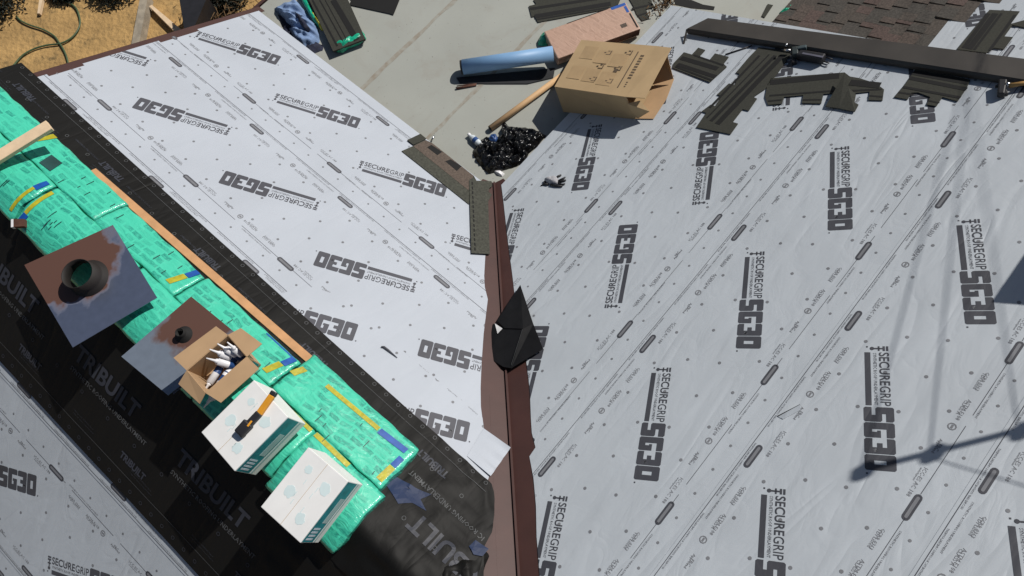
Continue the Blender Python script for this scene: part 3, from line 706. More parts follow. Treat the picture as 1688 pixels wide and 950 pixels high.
P_ = [(0, 0), (0.10, 0.03), (0.16, 0.10), (0.30, 0.06), (0.42, -0.02), (0.30, -0.03), (0.16, -0.06), (0.05, -0.10), (0.08, -0.03)]
tribuilt(bs1, [('printed_patch', fine(tri_polys(P_), 0.05), -1.80, 0.36, M['bluepatch'], 1, 0.006)], True)
items = []
for a in (2.10, 0.91, -0.23): items += [('printed_lettering', big, a, -0.655, M['blackink'], -1, 0), ('printed_lettering', sub, a, -0.655, M['blackpale'], -1, 0)]
for k in range(5): items.append(('printed_lettering', fine(small, 0.06), 1.386 - k * 1.22 + 1.22, -0.955, M['blackink'], -1, 0))
for wv, n0 in ((-1.10, 0.118), (-0.80, 0.30)):
    dots = []
    for k in range(int(5.2 / n0)): dots += ringp(-2.3 + k * n0, 0.0, 0.015, 0.004, 8)
    items.append(('printed_nail_mark', dots, 0, wv, M['blackink'], 1, 0))
items.append(('printed_line', ln, 0, -1.03, M['blackpale'], 1, 0))
for k in range(6): items.append(('printed_small_text', ptext('FBC Approved  ASTM D226 Type II', 0, 0, 0.013, 0.22) + ptext('CCRR 1043  synthetic roofing underlayment', 0, -0.022, 0.011, 0.24), 2.0 - k * 0.66, -0.97, M['blackink'], -1, 0))
tribuilt(bs2, items, False)
# folded tail of the black sheet at the valley
tl = thing('folded_sheet_end', PL.px(740, 930), 'crumpled black folded end of the ridge sheet by the brown valley', 'underlayment')
crumple('fold', PL, [(705, 962), (712, 935), (735, 922), (770, 918), (800, 908), (806, 916), (795, 950), (780, 990), (720, 1000)], 0.07, M['black'], tl, rough=0.5, freq=6)
vv = fine(tri_polys([(0, 0), (0.10, 0.015), (0.105, 0.075), (0.05, 0.095), (0.0, 0.06)]), 0.05)
tribuilt(bs1, [('printed_patch', vv, -2.26, 0.45, M['bluepatch'], 1, 0.012)], True)
# ------------------------------------------------------------------ bundles over the ridge
def bprof(x, h):
    """height profile of the bundles bent over the ridge"""
    e = 0.10
    return ZR - T * (math.sqrt((x - XR) ** 2 + e * e) - e * 0.85) + h
def bsurf(x, y, h):
    e = 1e-3; s = (bprof(x + e, 0) - bprof(x - e, 0)) / (2 * e); n = Vector((-s, 0, 1)).normalized()
    return Vector((x, y, bprof(x, 0.0))) + n * h
def bwob(x, y): return 0.0035 * noise.noise(Vector((x * 8, y * 5, 0))) + 0.002 * noise.noise(Vector((x * 22, y * 16, 4)))
def bundle(x0, x1, y0, y1, label, th=0.085, tilt=0.0, seed=0):
    """one wrapped shingle bundle; x0 front edge (towards the valley), x1 back edge; y0>y1"""
    c = bsurf((x0 + x1) / 2, (y0 + y1) / 2, 0)
    root = thing('shingle_bundle', c, label, 'bundle', 'green wrapped shingle bundles along the ridge')
    nx, ny = 18, 48; top = []; bot = []
    for j in range(ny + 1):
        for i in range(nx + 1):
            u, v = i / nx, j / ny; x = x0 + (x1 - x0) * u; y = y0 + (y1 - y0) * v
            ed = min(u, 1 - u) * (abs(x1 - x0)) ; ee = min(v, 1 - v) * abs(y1 - y0)
            rnd = 0.005 * max(0, 1 - ed / 0.016) ** 2 + 0.009 * max(0, 1 - ee / 0.02) ** 2
            wob = bwob(x, y)
            jx = 0.010 * noise.noise(Vector((seed, y * 8, 2))) * (1 if u in (0, 1) else 0); jy = 0.016 * noise.noise(Vector((x * 12, seed, 5))) * (1 if v in (0, 1) else 0)
            top.append(bsurf(x + jx, y + jy, th - rnd + wob)); bot.append(bsurf(x + jx, y + jy, 0.004))
    W = nx + 1; fs = []; K = len(top)
    for j in range(ny):
        for i in range(nx):
            k = j * W + i; fs.append((k, k + W, k + W + 1, k + 1)); fs.append((K + k, K + k + 1, K + k + W + 1, K + k + W))
    for j in range(ny):
        k = j * W; fs.append((k, K + k, K + k + W, k + W)); k = j * W + nx; fs.append((k, k + W, K + k + W, K + k))
    for i in range(nx):
        k = i; fs.append((k, k + 1, K + k + 1, K + k)); k = ny * W + i; fs.append((k, K + k, K + k + 1, k + 1))
    b = mo('wrap', top + bot, fs, M['wrap'], root, True)
    me = b.data
    for p in me.polygons[2 * nx * ny:]: p.use_smooth = False
    return root
def decal(root, name, corners, m, h, n=8):
    """band printed on the film: corners in (x,y), bilinear, follows the bent bundle"""
    (ax, ay), (bx, by), (cx, cy), (dx, dy) = corners; vs = []; fs = []
    for i in range(n + 1):
        for j in range(4):
            u, v = i / n, j / 3; x = (ax * (1 - u) + bx * u) * (1 - v) + (dx * (1 - u) + cx * u) * v; y = (ay * (1 - u) + by * u) * (1 - v) + (dy * (1 - u) + cy * u) * v
            vs.append(bsurf(x, y, h + 0.0015 + bwob(x, y)))
    for i in range(n):
        for j in range(3): k = i * 4 + j; fs.append((k, k + 1, k + 5, k + 4))
    if (vs[fs[0][1]] - vs[fs[0][0]]).cross(vs[fs[0][2]] - vs[fs[0][0]]).z < 0: fs = [f[::-1] for f in fs]
    return mo(name, vs, fs, m, root, True)
XA0, XA1, XB1 = -2.415, -2.725, -3.075
A = []
for i, (y0, y1, lab) in enumerate([(3.45, 2.47, 'green wrapped shingle bundle at the gable end beyond the pale wood stick'),
                                   (2.43, 1.46, 'green wrapped shingle bundle with a dark label next to the pale wood stick'),
                                   (1.45, 0.54, 'green wrapped shingle bundle behind the lumber cleat beside the round pipe flashing'),
                                   (0.53, -0.46, 'green wrapped shingle bundle behind the lumber cleat next to the open box of tubes'),
                                   (-0.48, -1.50, 'green wrapped shingle bundle at the valley end of the ridge row')]):
    A.append(bundle((-2.485, -2.485, -2.495, -2.485, -2.385)[i], XA1, y0, y1, lab, seed=i * 3.3, th=0.088 if i == 4 else 0.072))
Bn = []
for i, (y0, y1, lab) in enumerate([(3.0, 1.90, 'green wrapped shingle bundle on the far side of the ridge under the pale wood stick'),
                                   (1.88, 0.90, 'green wrapped shingle bundle mostly covered by the round pipe flashing'),
                                   (0.88, -0.12, 'green wrapped shingle bundle under the half-painted flashing sheet'),
                                   (-0.14, -0.92, 'green wrapped shingle bundle under the white carton with the hammer tacker'),
                                   (-0.93, -1.56, 'rumpled green wrapped shingle bundle end beneath the last white carton')]):
    Bn.append(bundle(XA1 - 0.005, XB1 - (0.05 if i == 4 else 0), y0, y1, lab, seed=20 + i * 2.7, th=0.088 if i == 4 else 0.072))
H1 = 0.0745
def band(root, x0, x1, y, w, m=None, h=H1, skew=0.0, nm='printed_band'): return decal(root, nm, [(x0, y), (x1, y + skew), (x1, y + skew - w), (x0, y - w)], m or M['yellow'], h)
band(A[1], -2.48, -2.60, 2.40, 0.055, skew=0.04); band(A[1], -2.47, -2.70, 2.41, 0.004, M['greenink'], H1 + .001)
decal(A[1], 'dark_label', [(-2.60, 2.20), (-2.70, 2.17), (-2.69, 2.05), (-2.59, 2.08)], M['greenink'], H1 + 0.002)
band(Bn[0], -2.80, -3.02, 1.985, 0.03, skew=-0.02); band(Bn[1], -2.78, -3.0, 1.865, 0.035, skew=-0.02)
decal(Bn[0], 'blue_label', [(-2.755, 1.975), (-2.84, 1.985), (-2.84, 1.93), (-2.755, 1.93)], M['blue'], H1 + 0.001)
decal(Bn[1], 'blue_label', [(-2.97, 1.845), (-3.055, 1.85), (-3.055, 1.79), (-2.97, 1.79)], M['blue'], H1 + 0.001)
band(A[2], -2.58, -2.69, 0.655, 0.05, skew=0.03); decal(A[2], 'blue_label', [(-2.502, 0.63), (-2.575, 0.65), (-2.575, 0.60), (-2.502, 0.58)], M['blue'], H1 + 0.001)
band(A[3], -2.575, -2.68, -0.355, 0.05, skew=0.03); decal(A[3], 'blue_label', [(-2.492, -0.385), (-2.57, -0.365), (-2.57, -0.415), (-2.492, -0.435)], M['blue'], H1 + 0.001)
decal(A[3], 'blue_label', [(-2.489, -0.12), (-2.489, -0.43), (-2.499, -0.43), (-2.499, -0.12)], M['blue'], H1 - 0.004)
band(A[4], -2.50, -2.58, -0.50, 0.05, skew=0.03, h=0.0895)
decal(A[4], 'printed_band', [(-2.47, -0.72), (-2.50, -0.72), (-2.48, -1.20), (-2.45, -1.20)], M['yellow'], 0.0895)
decal(A[4], 'blue_label', [(-2.45, -1.21), (-2.49, -1.21), (-2.47, -1.44), (-2.43, -1.44)], M['blue'], 0.090)
decal(A[4], 'blue_label', [(-2.50, -1.43), (-2.575, -1.43), (-2.575, -1.475), (-2.50, -1.475)], M['blue'], 0.0895)
band(A[4], -2.58, -2.69, -1.43, 0.05, h=0.0895)
decal(Bn[4], 'printed_band', [(-2.735, -0.94), (-2.765, -0.94), (-2.765, -1.25), (-2.735, -1.25)], M['yellow'], 0.0895)
decal(Bn[3], 'printed_band', [(-2.735, -0.62), (-2.76, -0.62), (-2.76, -0.90), (-2.735, -0.90)], M['yellow'], H1 + 0.001)
decal(Bn[2], 'blue_label', [(-2.75, -0.02), (-2.83, -0.02), (-2.83, -0.06), (-2.75, -0.06)], M['blue'], H1 + 0.001)
random.seed(3)
for root, xs, yr in ((A[1], (-2.5, -2.7), (2.3, 1.5)), (A[2], (-2.5, -2.7), (1.4, 0.7)), (A[3], (-2.5, -2.7), (0.4, -0.4)), (A[4], (-2.5, -2.7), (-0.6, -1.4)), (Bn[0], (-2.8, -3.0), (2.5, 1.95)), (Bn[1], (-2.8, -3.0), (1.75, 1.5))):
    for k in range(7):
        x = random.uniform(*xs); y = random.uniform(*yr); l = random.uniform(0.02, 0.06)
        decal(root, 'printed_mark', [(x, y), (x - l, y - 0.004), (x - l, y - 0.009), (x, y - 0.006)], M['greenink'], (0.0898 if root is A[4] else H1 + 0.0006), n=2)
# ------------------------------------------------------------------ lumber
def lumber(name, pl, a, b, wid, h, th, m, label):
    d = (b - a).normalized(); n = pl.n; s = n.cross(d).normalized() * wid / 2
    root = thing(name, (a + b) / 2 - n * th, label, 'lumber')
    o = slab('board', [a + s, b + s, b - s, a - s], n, th, m, root); bevel(o, 0.003, 1); return root
lumber('wood_cleat', PL, PL.px(151, 280, 0.04), PL.px(584, 656, 0.04), 0.066, 0, 0.038, M['wood'], 'long orange-brown lumber cleat holding the green bundles on the slope')
z = 1.60
a_, b_ = PZ(z + 0.05).px(80, 205), PZ(z + 0.08).px(-40, 279)
lumber('wood_stick', PZ(0), a_, b_, 0.095, 0, 0.036, M['palewood'], 'pale square lumber stick lying across the green bundles')
sb = thing('scrap_block', PZ(1.6).px(27, 368), 'small brown and white scrap block on the edge of a green bundle', 'scrap')
G().prism([PZ(1.615).px(*q) for q in ((22, 361), (40, 361), (40, 373), (22, 374))], (0, 0, 1), 0.03).obj('block', M['rust'], sb)
G().prism([PZ(1.616).px(*q) for q in ((18, 362), (22, 361), (22, 374), (18, 375))], (0, 0, 1), 0.03).obj('white_edge', M['whiteplastic'], sb)
# ------------------------------------------------------------------ flashings on the bundles
zA = 1.655
pc = [PZ(zA + dz).px(*q) for q, dz in (((40, 437), 0.0), ((186, 371), 0.0), ((259, 491), 0.0), ((120, 573), 0.0))]
cA = PZ(zA).px(147, 459)
M['sprayA'] = m_spray('sprayed_plate_a', cA + Vector((0.02, 0.06, 0)), 0.20, (0.10, -0.42, 0), 0.62)
fa = thing('pipe_flashing', sum(pc, Vector()) / 4 - Vector((0, 0, 0.004)), 'large square pipe flashing with round collar, half painted brown, on the green bundles', 'flashing')
# plate with a round hole
g = G(); nseg = 48; hole = []; outer = []
R0 = 0.135
for k in range(nseg):
    a = 2 * math.pi * k / nseg; d = Vector((math.cos(a), math.sin(a), 0)); hole.append(cA + d * R0)
    best = 9
    for i in range(4):
        p, q = pc[i], pc[(i + 1) % 4]; e = q - p; den = d.x * e.y - d.y * e.x
        if abs(den) > 1e-6:
            t = ((p.x - cA.x) * e.y - (p.y - cA.y) * e.x) / den; u = ((p.x - cA.x) * d.y - (p.y - cA.y) * d.x) / den
            if t > 0 and -1e-6 <= u <= 1 + 1e-6: best = min(best, t)
    outer.append(cA + d * best)
for p in pc:   # keep true corners
    k = min(range(nseg), key=lambda i: (outer[i] - p).length); outer[k] = p.copy()
vs = hole + outer; th_ = Vector((0, 0, -0.0025)); vs2 = [v + th_ for v in vs]; n2 = nseg * 2
fs = [(k, k + nseg, (k + 1) % nseg + nseg, (k + 1) % nseg) for k in range(nseg)]
fs = fs + [tuple(i + n2 for i in f[::-1]) for f in fs] + [(k + nseg, k + nseg + n2, (k + 1) % nseg + nseg + n2, (k + 1) % nseg + nseg) for k in range(nseg)]
g.add(vs + vs2, fs).obj('base_plate', M['sprayA'], fa)
cone = G(); prof = [(0.136, 0.001), (0.116, 0.03), (0.108, 0.04), (0.106, 0.125)]; vs = []; fs = []
for r, h in prof + [(0.102, 0.125), (0.104, 0.04), (0.13, -0.002)]:
    for k in range(nseg): a = 2 * math.pi * k / nseg; vs.append(cA + Vector((r * math.cos(a) - 0.10 * h, r * math.sin(a), h)))
for i in range(6):
    for k in range(nseg): l = (k + 1) % nseg; fs.append((i * nseg + k, i * nseg + l, (i + 1) * nseg + l, (i + 1) * nseg + k))
M['collar'] = mat('shade_darkened_brown_collar', (0.010, 0.0075, 0.0065), 0.7, var=0.2)  # brown taken near black: the collar's shade is put into its colour
cone.add(vs, fs).obj('pipe_collar', M['collar'], fa, True)
zB = 1.648
qb = [(200, 588), (315, 489), (398, 557), (277, 652)]
pcb = [PZ(zB).px(*q) for q in qb]
cB = PZ(zB).px(303, 552)
M['sprayB'] = m_spray('sprayed_plate_b', cB + Vector((0.10, 0.03, 0)), 0.155, (-0.15, 0.0, 0), 0.55, (0.21, 0.25, 0.31), 0.35)
fb = thing('pipe_flashing', sum(pcb, Vector()) / 4 - Vector((0, 0, 0.004)), 'flat grey flashing sheet half painted brown with a small pipe hole, under the open box', 'flashing')
slab('base_plate', pcb, (0, 0, 1), 0.0025, M['sprayB'], fb)
cone = G(); vs = []; fs = []
for r, h in ((0.06, 0.0005), (0.034, 0.03), (0.030, 0.035), (0.029, 0.065), (0.026, 0.065), (0.026, 0.004)):
    for k in range(24): a = 2 * math.pi * k / 24; vs.append(cB + Vector((r * math.cos(a), r * math.sin(a), h)))
for i in range(5):
    for k in range(24): l = (k + 1) % 24; fs.append((i * 24 + k, i * 24 + l, (i + 1) * 24 + l, (i + 1) * 24 + k))
fs.append(tuple(5 * 24 + k for k in range(24)))
M['hole'] = mat('dark_pipe_hole', (0.006, 0.006, 0.006), 0.8)
cone.add(vs, fs).obj('pipe_collar', [M['hole']], fb, True)
lb = thing('flashing_offcut', PZ(1.60).px(288, 643), 'small blue-grey metal offcut under the corner of the flashing sheet', 'flashing')
slab('plate', [PZ(1.625).px(*q) for q in ((272, 632), (298, 610), (310, 630), (286, 650))], (0, 0, 1), 0.003, mat('galvanised', (0.30, 0.34, 0.46), 0.4, 0.8, var=0.05), lb)
# ------------------------------------------------------------------ cartons
def carton_top(pts): 
    """rectify a quad: centre + half axes"""
    c = sum(pts, Vector()) / 4; u = ((pts[1] - pts[0]) + (pts[2] - pts[3])) / 4; v = ((pts[2] - pts[1]) + (pts[3] - pts[0])) / 4
    u.z = v.z = 0; v = (v - u * (v.dot(u) / u.dot(u))); return c, u, v
def white_carton(q, zt, h, label, seed):
    c, u, v = carton_top([PZ(zt).px(*p) for p in q]); up = Vector((-0.05, 0.07, 1)).normalized()
    u = u - up * u.dot(up); v = v - up * v.dot(up)
    root = thing('white_carton', c - up * h, label, 'carton', 'white cartons on the bundles')
    o = G().box(c - up * h / 2, u, v, up * h / 2).obj('body', M['white'], root); bevel(o, 0.004, 2)
    top = lambda a, b, k=0.0012: c + u * a + v * b + up * k
    def quad(nm, pts, m): vs = pts; f = (0, 1, 2, 3); n = (vs[1] - vs[0]).cross(vs[2] - vs[0]); return vs, f
    def flat(nm, a0, a1, b0, b1, m, k=0.0012):
        slab(nm, [top(a0, b0, k), top(a1, b0, k), top(a1, b1, k), top(a0, b1, k)], up, 0.001, m, root)
    flat('top_seam', -0.99, 0.99, -0.006, 0.006, M['card'], 0.0006)
    random.seed(seed)
    for (a, b, r) in ((-0.55, 0.45, 0.17), (0.45, 0.5, 0.2), (-0.2, -0.5, 0.18), (0.55, -0.45, 0.13)):
        P = []
        for k in range(18):
            an = 2 * math.pi * k / 18; rr = r * random.uniform(0.75, 1.05); P.append(top(a + rr * math.cos(an), b + rr * 1.25 * math.sin(an)))
        slab('printed_emblem', P, up, 0.001, M['paleteal'], root)
    for k in range(6):
        a = random.uniform(-0.7, 0.7); b = random.choice((-1, 1)) * random.uniform(0.2, 0.3); flat('printed_mark', a, a + 0.16, b, b + 0.03, M['paleteal'])
    vh = v.normalized(); uh = u.normalized()
    # side facing the valley end: teal band with pale panel and lettering
    s = lambda a, z_, k=0.0015: c + v + vh * k + u * a - up * (h * z_)
    def sd(nm, a0, a1, z0, z1, m, k=0.0015): slab(nm, [s(a0, z0, k), s(a1, z0, k), s(a1, z1, k), s(a0, z1, k)], vh, 0.001, m, root)
    sd('printed_band', -0.97, 0.97, 0.04, 0.62, M['tealink']); sd('printed_panel', -0.35, 0.45, 0.34, 0.58, M['tealgrey'], 0.0025)
    sd('printed_strip', -0.97, 0.97, 0.68, 0.76, M['tealgrey'])
    for k in range(4): sd('printed_letter', -0.9 + k * 0.11, -0.84 + k * 0.11, 0.14, 0.48, M['whiteink'], 0.0028)
    return root, c, u, v, up
ZT = 1.905
wc1 = white_carton([(327, 712), (418, 628), (478, 687), (388, 777)], ZT, 0.275, 'white carton with a yellow-handled hammer tacker on its lid', 1)
wc2 = white_carton([(426, 836), (506, 740), (578, 791), (496, 895)], ZT, 0.275, 'white carton with bare lid at the valley end of the bundles', 2)
# hammer tacker on the first carton
tk = thing('hammer_tacker', PZ(ZT + 0.002).px(420, 690), 'black hammer tacker with an amber grip on the white carton lid', 'tool')
pt = lambda x, y, h: PZ(ZT + h).px(x, y)
def oriented(name, a, b, wid, hgt, m, parent, up=Vector((0, 0, 1)), taper=1.0):
    d = b - a; s = d.cross(up).normalized() * wid / 2; u2 = up * hgt / 2
    vs = [a + s - u2, a - s - u2, a - s + u2, a + s + u2, b + s * taper - u2, b - s * taper - u2, b - s * taper + u2, b + s * taper + u2]
    o = G().add(vs, [(0, 1, 2, 3), (7, 6, 5, 4), (0, 4, 5, 1), (1, 5, 6, 2), (2, 6, 7, 3), (3, 7, 4, 0)]).obj(name, m, parent); bevel(o, min(wid, hgt) * 0.2, 2); return o
oriented('handle_grip', pt(449, 652, 0.022), pt(427, 683, 0.022), 0.040, 0.03, M['orange'], tk)
oriented('butt_cap', pt(453, 646, 0.022), pt(448.5, 653, 0.022), 0.042, 0.032, M['rubber'], tk)
oriented('shaft', pt(428, 681, 0.024), pt(408, 702, 0.024), 0.044, 0.034, M['rubber'], tk)
oriented('head', pt(411, 697, 0.026), pt(393, 716, 0.026), 0.070, 0.046, M['rubber'], tk, taper=0.9)
oriented('striker', pt(394, 710, 0.02), pt(402, 720, 0.02), 0.03, 0.036, M['rubber'], tk)
oriented('head_badge', pt(415, 694, 0.0495), pt(408, 703, 0.0515), 0.012, 0.002, M['orange'], tk)
# open box with sealant tubes
ZO = 1.90
rim = [PZ(ZO).px(*q) for q in ((305, 614), (372, 555), (411, 586), (342, 645))]
c, u, v = carton_top(rim)
ob = thing('open_carton', c - Vector((0, 0, 0.24)), 'open brown cardboard carton of white sealant tubes', 'carton')
up = Vector((0, 0, 1)); HB = 0.235; tw = 0.004
for nm, cc_, ax, ay in (('side_wall', c + v, u, v.normalized() * tw), ('side_wall', c - v, u, v.normalized() * tw), ('end_wall', c + u, u.normalized() * tw, v * 0.985), ('end_wall', c - u, u.normalized() * tw, v * 0.985)):
    G().box(cc_ - up * HB / 2, ax, ay, up * HB / 2).obj(nm, M['cardin'], ob)
G().box(c - up * (HB - 0.004), u * 0.97, v * 0.97, up * 0.003).obj('bottom', M['cardin'], ob)
rc = [c - u - v, c + u - v, c + u + v, c - u + v]
def flap(i, j, q0, q1, zz):
    a, b = rc[i] + up * 0.003, rc[j] + up * 0.003; e, f = PZ(zz).px(*q1), PZ(zz).px(*q0)
    n = (b - a).cross(e - a).normalized(); n = n if n.z > 0 else -n
    G().prism([a, b, e, f], n, 0.0045).obj('flap', M['cardin'], ob)
flap(0, 1, (286, 590), (356, 538), ZO + 0.02); flap(1, 2, (397, 541), (432, 567), ZO + 0.0); flap(2, 3, (427, 608), (364, 664), ZO + 0.015); flap(3, 0, (329, 666), (294, 633), ZO - 0.03)
G().prism([rc[3] + v.normalized() * 0.006 - up * 0.10, rc[2] + v.normalized() * 0.006 - up * 0.10, rc[2] + v.normalized() * 0.006 - up * 0.2, rc[3] + v.normalized() * 0.006 - up * 0.2], v.normalized(), 0.001).obj('printed_band', M['tealink'], ob)
def tube(a, b, label):
    d = (b - a).normalized(); L = 0.21
    root = thing('sealant_tube', a, label, 'tube', 'sealant tubes in the open carton')
    G().tube([a, a + d * L], 0.024, 16).obj('barrel', M['whiteplastic'], root, True)
    G().tube([a + d * 0.09, a + d * 0.135], 0.0245, 16, False).obj('label_band', M['navyink'], root, True)
    G().tube([a + d * 0.06, a + d * 0.068], 0.0246, 16, False).obj('label_stripe', M['navyink'], root, True)
    G().tube([a + d * L, a + d * (L + 0.012), a + d * (L + 0.016), a + d * (L + 0.075)], [0.018, 0.014, 0.009, 0.0035], 10).obj('nozzle', M['whiteplastic'], root, True)
    G().tube([a - d * 0.001, a + d * 0.004], 0.0242, 16).obj('end_cap', M['steel'], root, True)
uh, vh = u.normalized(), v.normalized()
bz = ZO - HB - 0.005
tubes = [((0.06, -0.06, 0.10), (-0.12, 0.02, 0.145)), ((0.05, 0.01, 0.095), (-0.12, 0.07, 0.12)), ((0.02, 0.065, 0.11), (-0.13, 0.078, 0.09)),
         ((0.11, 0.045, 0.04), (0.055, -0.045, 0.2)), ((0.125, 0.06, 0.04), (0.10, -0.03, 0.2)), ((0.13, 0.07, 0.03), (0.135, 0.0, 0.2)), ((0.08, 0.07, 0.03), (0.02, -0.01, 0.16))]
TL = ['white sealant tube lying along the far long wall of the open carton', 'white sealant tube lying between two others in the open carton', 'white sealant tube lying against the near long wall of the open carton', 'white sealant tube leaning out of the middle of the upright cluster in the carton', 'white sealant tube leaning beside the end wall of the carton', 'white sealant tube standing in the corner of the open carton', 'white sealant tube propped between the lying and the upright tubes']
for k, (p, q) in enumerate(tubes):
    f = lambda t: c + uh * t[0] + vh * t[1] + up * (bz + t[2] - c.z)
    tube(f(p), f(q), TL[k])
# ------------------------------------------------------------------ shingles
def sh_slab(name, pl, px, h, label, stripes=(), th=0.007, m=None, group='loose shingle strips on the right slope', bands=(), cat='shingle'):
    """loose shingle: outline in pixels on plane pl lifted h, dark sealant stripes as thin raised strips"""
    pts = [pl.px(x, y, h) for x, y in px]
    root = thing('shingle_strip', sum(pts, Vector()) / len(pts) - pl.n * th, label, cat, group)
    slab('shingle_mat', pts, pl.n, th, m or M['shingle'], root)
    for k, (p, q, wd) in enumerate(stripes):
        a, b = pl.px(*p, h), pl.px(*q, h); d = (b - a).normalized(); s = pl.n.cross(d) * wd * 0.85; o = pl.n * (0.0012 + 0.0004 * (k % 3))
        slab('sealant_stripe', [a + s + o, b + s + o, b - s + o, a - s + o], pl.n, 0.001, M['sealant'], root)
    for nm, q, mm in bands:
        slab(nm, [pl.px(x, y, h + 0.002 + (0.0012 if nm == 'dark_tab' else 0)) for x, y in q], pl.n, 0.001, mm, root)
    return root
def zm(o, k, pts): return [(o[0] + x / k, o[1] + y / k) for x, y in pts]
Z1 = lambda *p: zm((1060, 0), 5.275, p)
Z4 = lambda *p: zm((1266, 0), 4.0, p)
Z3 = lambda *p: zm((844, 0), 4.0, p)
sh_slab('s', PR, Z1((355, 455), (425, 475), (480, 415), (540, 435), (490, 490), (580, 520), (625, 465), (745, 495), (700, 555), (728, 580), (580, 715), (255, 590), (265, 550)), 0.016,
        'short dark shingle offcut with two tabs beside the brown cardboard box', [(Z1((330, 505))[0], Z1((650, 600))[0], 0.03), (Z1((300, 560))[0], Z1((630, 670))[0], 0.025), (Z1((280, 580))[0], Z1((600, 700))[0], 0.012), (Z1((440, 480))[0], Z1((700, 570))[0], 0.012)])
sh_slab('s', PR, Z1((1005, 412), (1200, 432), (1290, 462), (1250, 520), (1190, 610), (1060, 775)) + Z3((1590, 640), (1615, 650), (1560, 730), (1520, 720), (1455, 805), (1490, 815), (1440, 885), (1215, 840), (1280, 745), (1250, 735), (1310, 690), (1340, 700), (1385, 632), (1350, 625), (1430, 550), (1470, 560), (1500, 487), (1475, 480), (1560, 380)), 0.016,
        'long dark shingle strip lying up the slope with its tabs along both sides', [((1290, 92), (1182, 205), 0.03), ((1278, 92), (1172, 200), 0.02), ((1252, 92), (1170, 178), 0.014), ((1268, 90), (1165, 195), 0.008)])
sh_slab('s', PR, Z4((20, 515), (505, 478), (540, 505), (600, 515), (710, 550), (765, 590), (755, 662), (662, 660), (670, 605), (575, 615), (560, 640), (440, 615), (365, 620), (350, 683), (222, 680), (232, 628), (105, 640), (90, 685), (0, 692), (-20, 640), (-5, 560)), 0.016,
        'dark shingle strip under a folded triangular offcut', [(Z4((15, 545))[0], Z4((470, 500))[0], 0.04), (Z4((10, 632))[0], Z4((440, 600))[0], 0.012), (Z4((540, 545))[0], Z4((740, 565))[0], 0.04), (Z4((550, 600))[0], Z4((750, 590))[0], 0.012), (Z4((230, 660))[0], Z4((350, 658))[0], 0.01), (Z4((0, 668))[0], Z4((90, 660))[0], 0.01), (Z4((665, 632))[0], Z4((755, 640))[0], 0.01)])
fq = Z4((508, 478), (532, 580), (580, 622), (570, 676), (597, 690), (572, 737), (470, 715), (378, 702))
ft = thing('shingle_offcut', PR.px(*fq[6]), 'folded triangular shingle offcut standing on a shingle strip', 'shingle', 'loose shingle strips on the right slope')
pts = [PR.px(*q, h) for q, h in zip(fq, (0.10, 0.06, 0.03, 0.03, 0.024, 0.024, 0.026, 0.026))]
G().prism(pts, PR.n, 0.006).obj('shingle_mat', M['shingle'], ft)
sh_slab('s', PR, Z4((975, 455), (1335, 525), (1310, 580), (1250, 668), (1150, 640), (1110, 700), (1045, 690), (1070, 640), (990, 610), (945, 612), (920, 655), (832, 640), (900, 560)), 0.016,
        'dark shingle offcut next to the long metal panel', [(Z4((955, 480))[0], Z4((1320, 545))[0], 0.03), (Z4((935, 515))[0], Z4((1310, 590))[0], 0.022), (Z4((890, 575))[0], Z4((1270, 645))[0], 0.014), (Z4((860, 610))[0], Z4((960, 625))[0], 0.01), (Z4((1060, 665))[0], Z4((1130, 680))[0], 0.008)])
# stepped-down slope: shingle courses and white underlayment
s2 = thing('underlayment_sheet', PK.p(4.5, 1.0, 0.004), 'white printed underlayment beyond the laid shingles on the lower slope', 'underlayment')
za, zs = PK.uv(1610, 44); P = [(2.70, 0.3), (7.4, 0.3), (7.4, 2.14), (2.70, 2.14)]
hf = lambda a, s: 0.004
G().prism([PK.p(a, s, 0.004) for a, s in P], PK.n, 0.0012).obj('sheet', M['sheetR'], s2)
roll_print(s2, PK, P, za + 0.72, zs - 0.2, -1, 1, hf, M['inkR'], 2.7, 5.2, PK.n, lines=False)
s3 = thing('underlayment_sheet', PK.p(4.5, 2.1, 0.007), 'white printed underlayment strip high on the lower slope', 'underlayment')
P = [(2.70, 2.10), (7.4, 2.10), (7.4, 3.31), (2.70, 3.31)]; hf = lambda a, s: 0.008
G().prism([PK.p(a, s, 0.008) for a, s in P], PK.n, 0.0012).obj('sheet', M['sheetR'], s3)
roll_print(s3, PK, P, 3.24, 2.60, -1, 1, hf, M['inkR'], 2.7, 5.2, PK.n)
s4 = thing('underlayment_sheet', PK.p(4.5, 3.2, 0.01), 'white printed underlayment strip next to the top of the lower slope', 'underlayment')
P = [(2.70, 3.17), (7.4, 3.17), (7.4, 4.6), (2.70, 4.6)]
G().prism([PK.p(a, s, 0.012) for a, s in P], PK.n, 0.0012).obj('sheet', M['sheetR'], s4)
sf = thing('shingle_courses', PK.p(3.5, 0.0, 0.0), 'stepped field of laid brown architectural shingles on the lower slope', 'shingles')
random.seed(11)
EXPO = 0.143
def right_end(j): 
    if j <= 9: return 3.30 + 0.0 * j if j > 8 else 3.9
    return 9
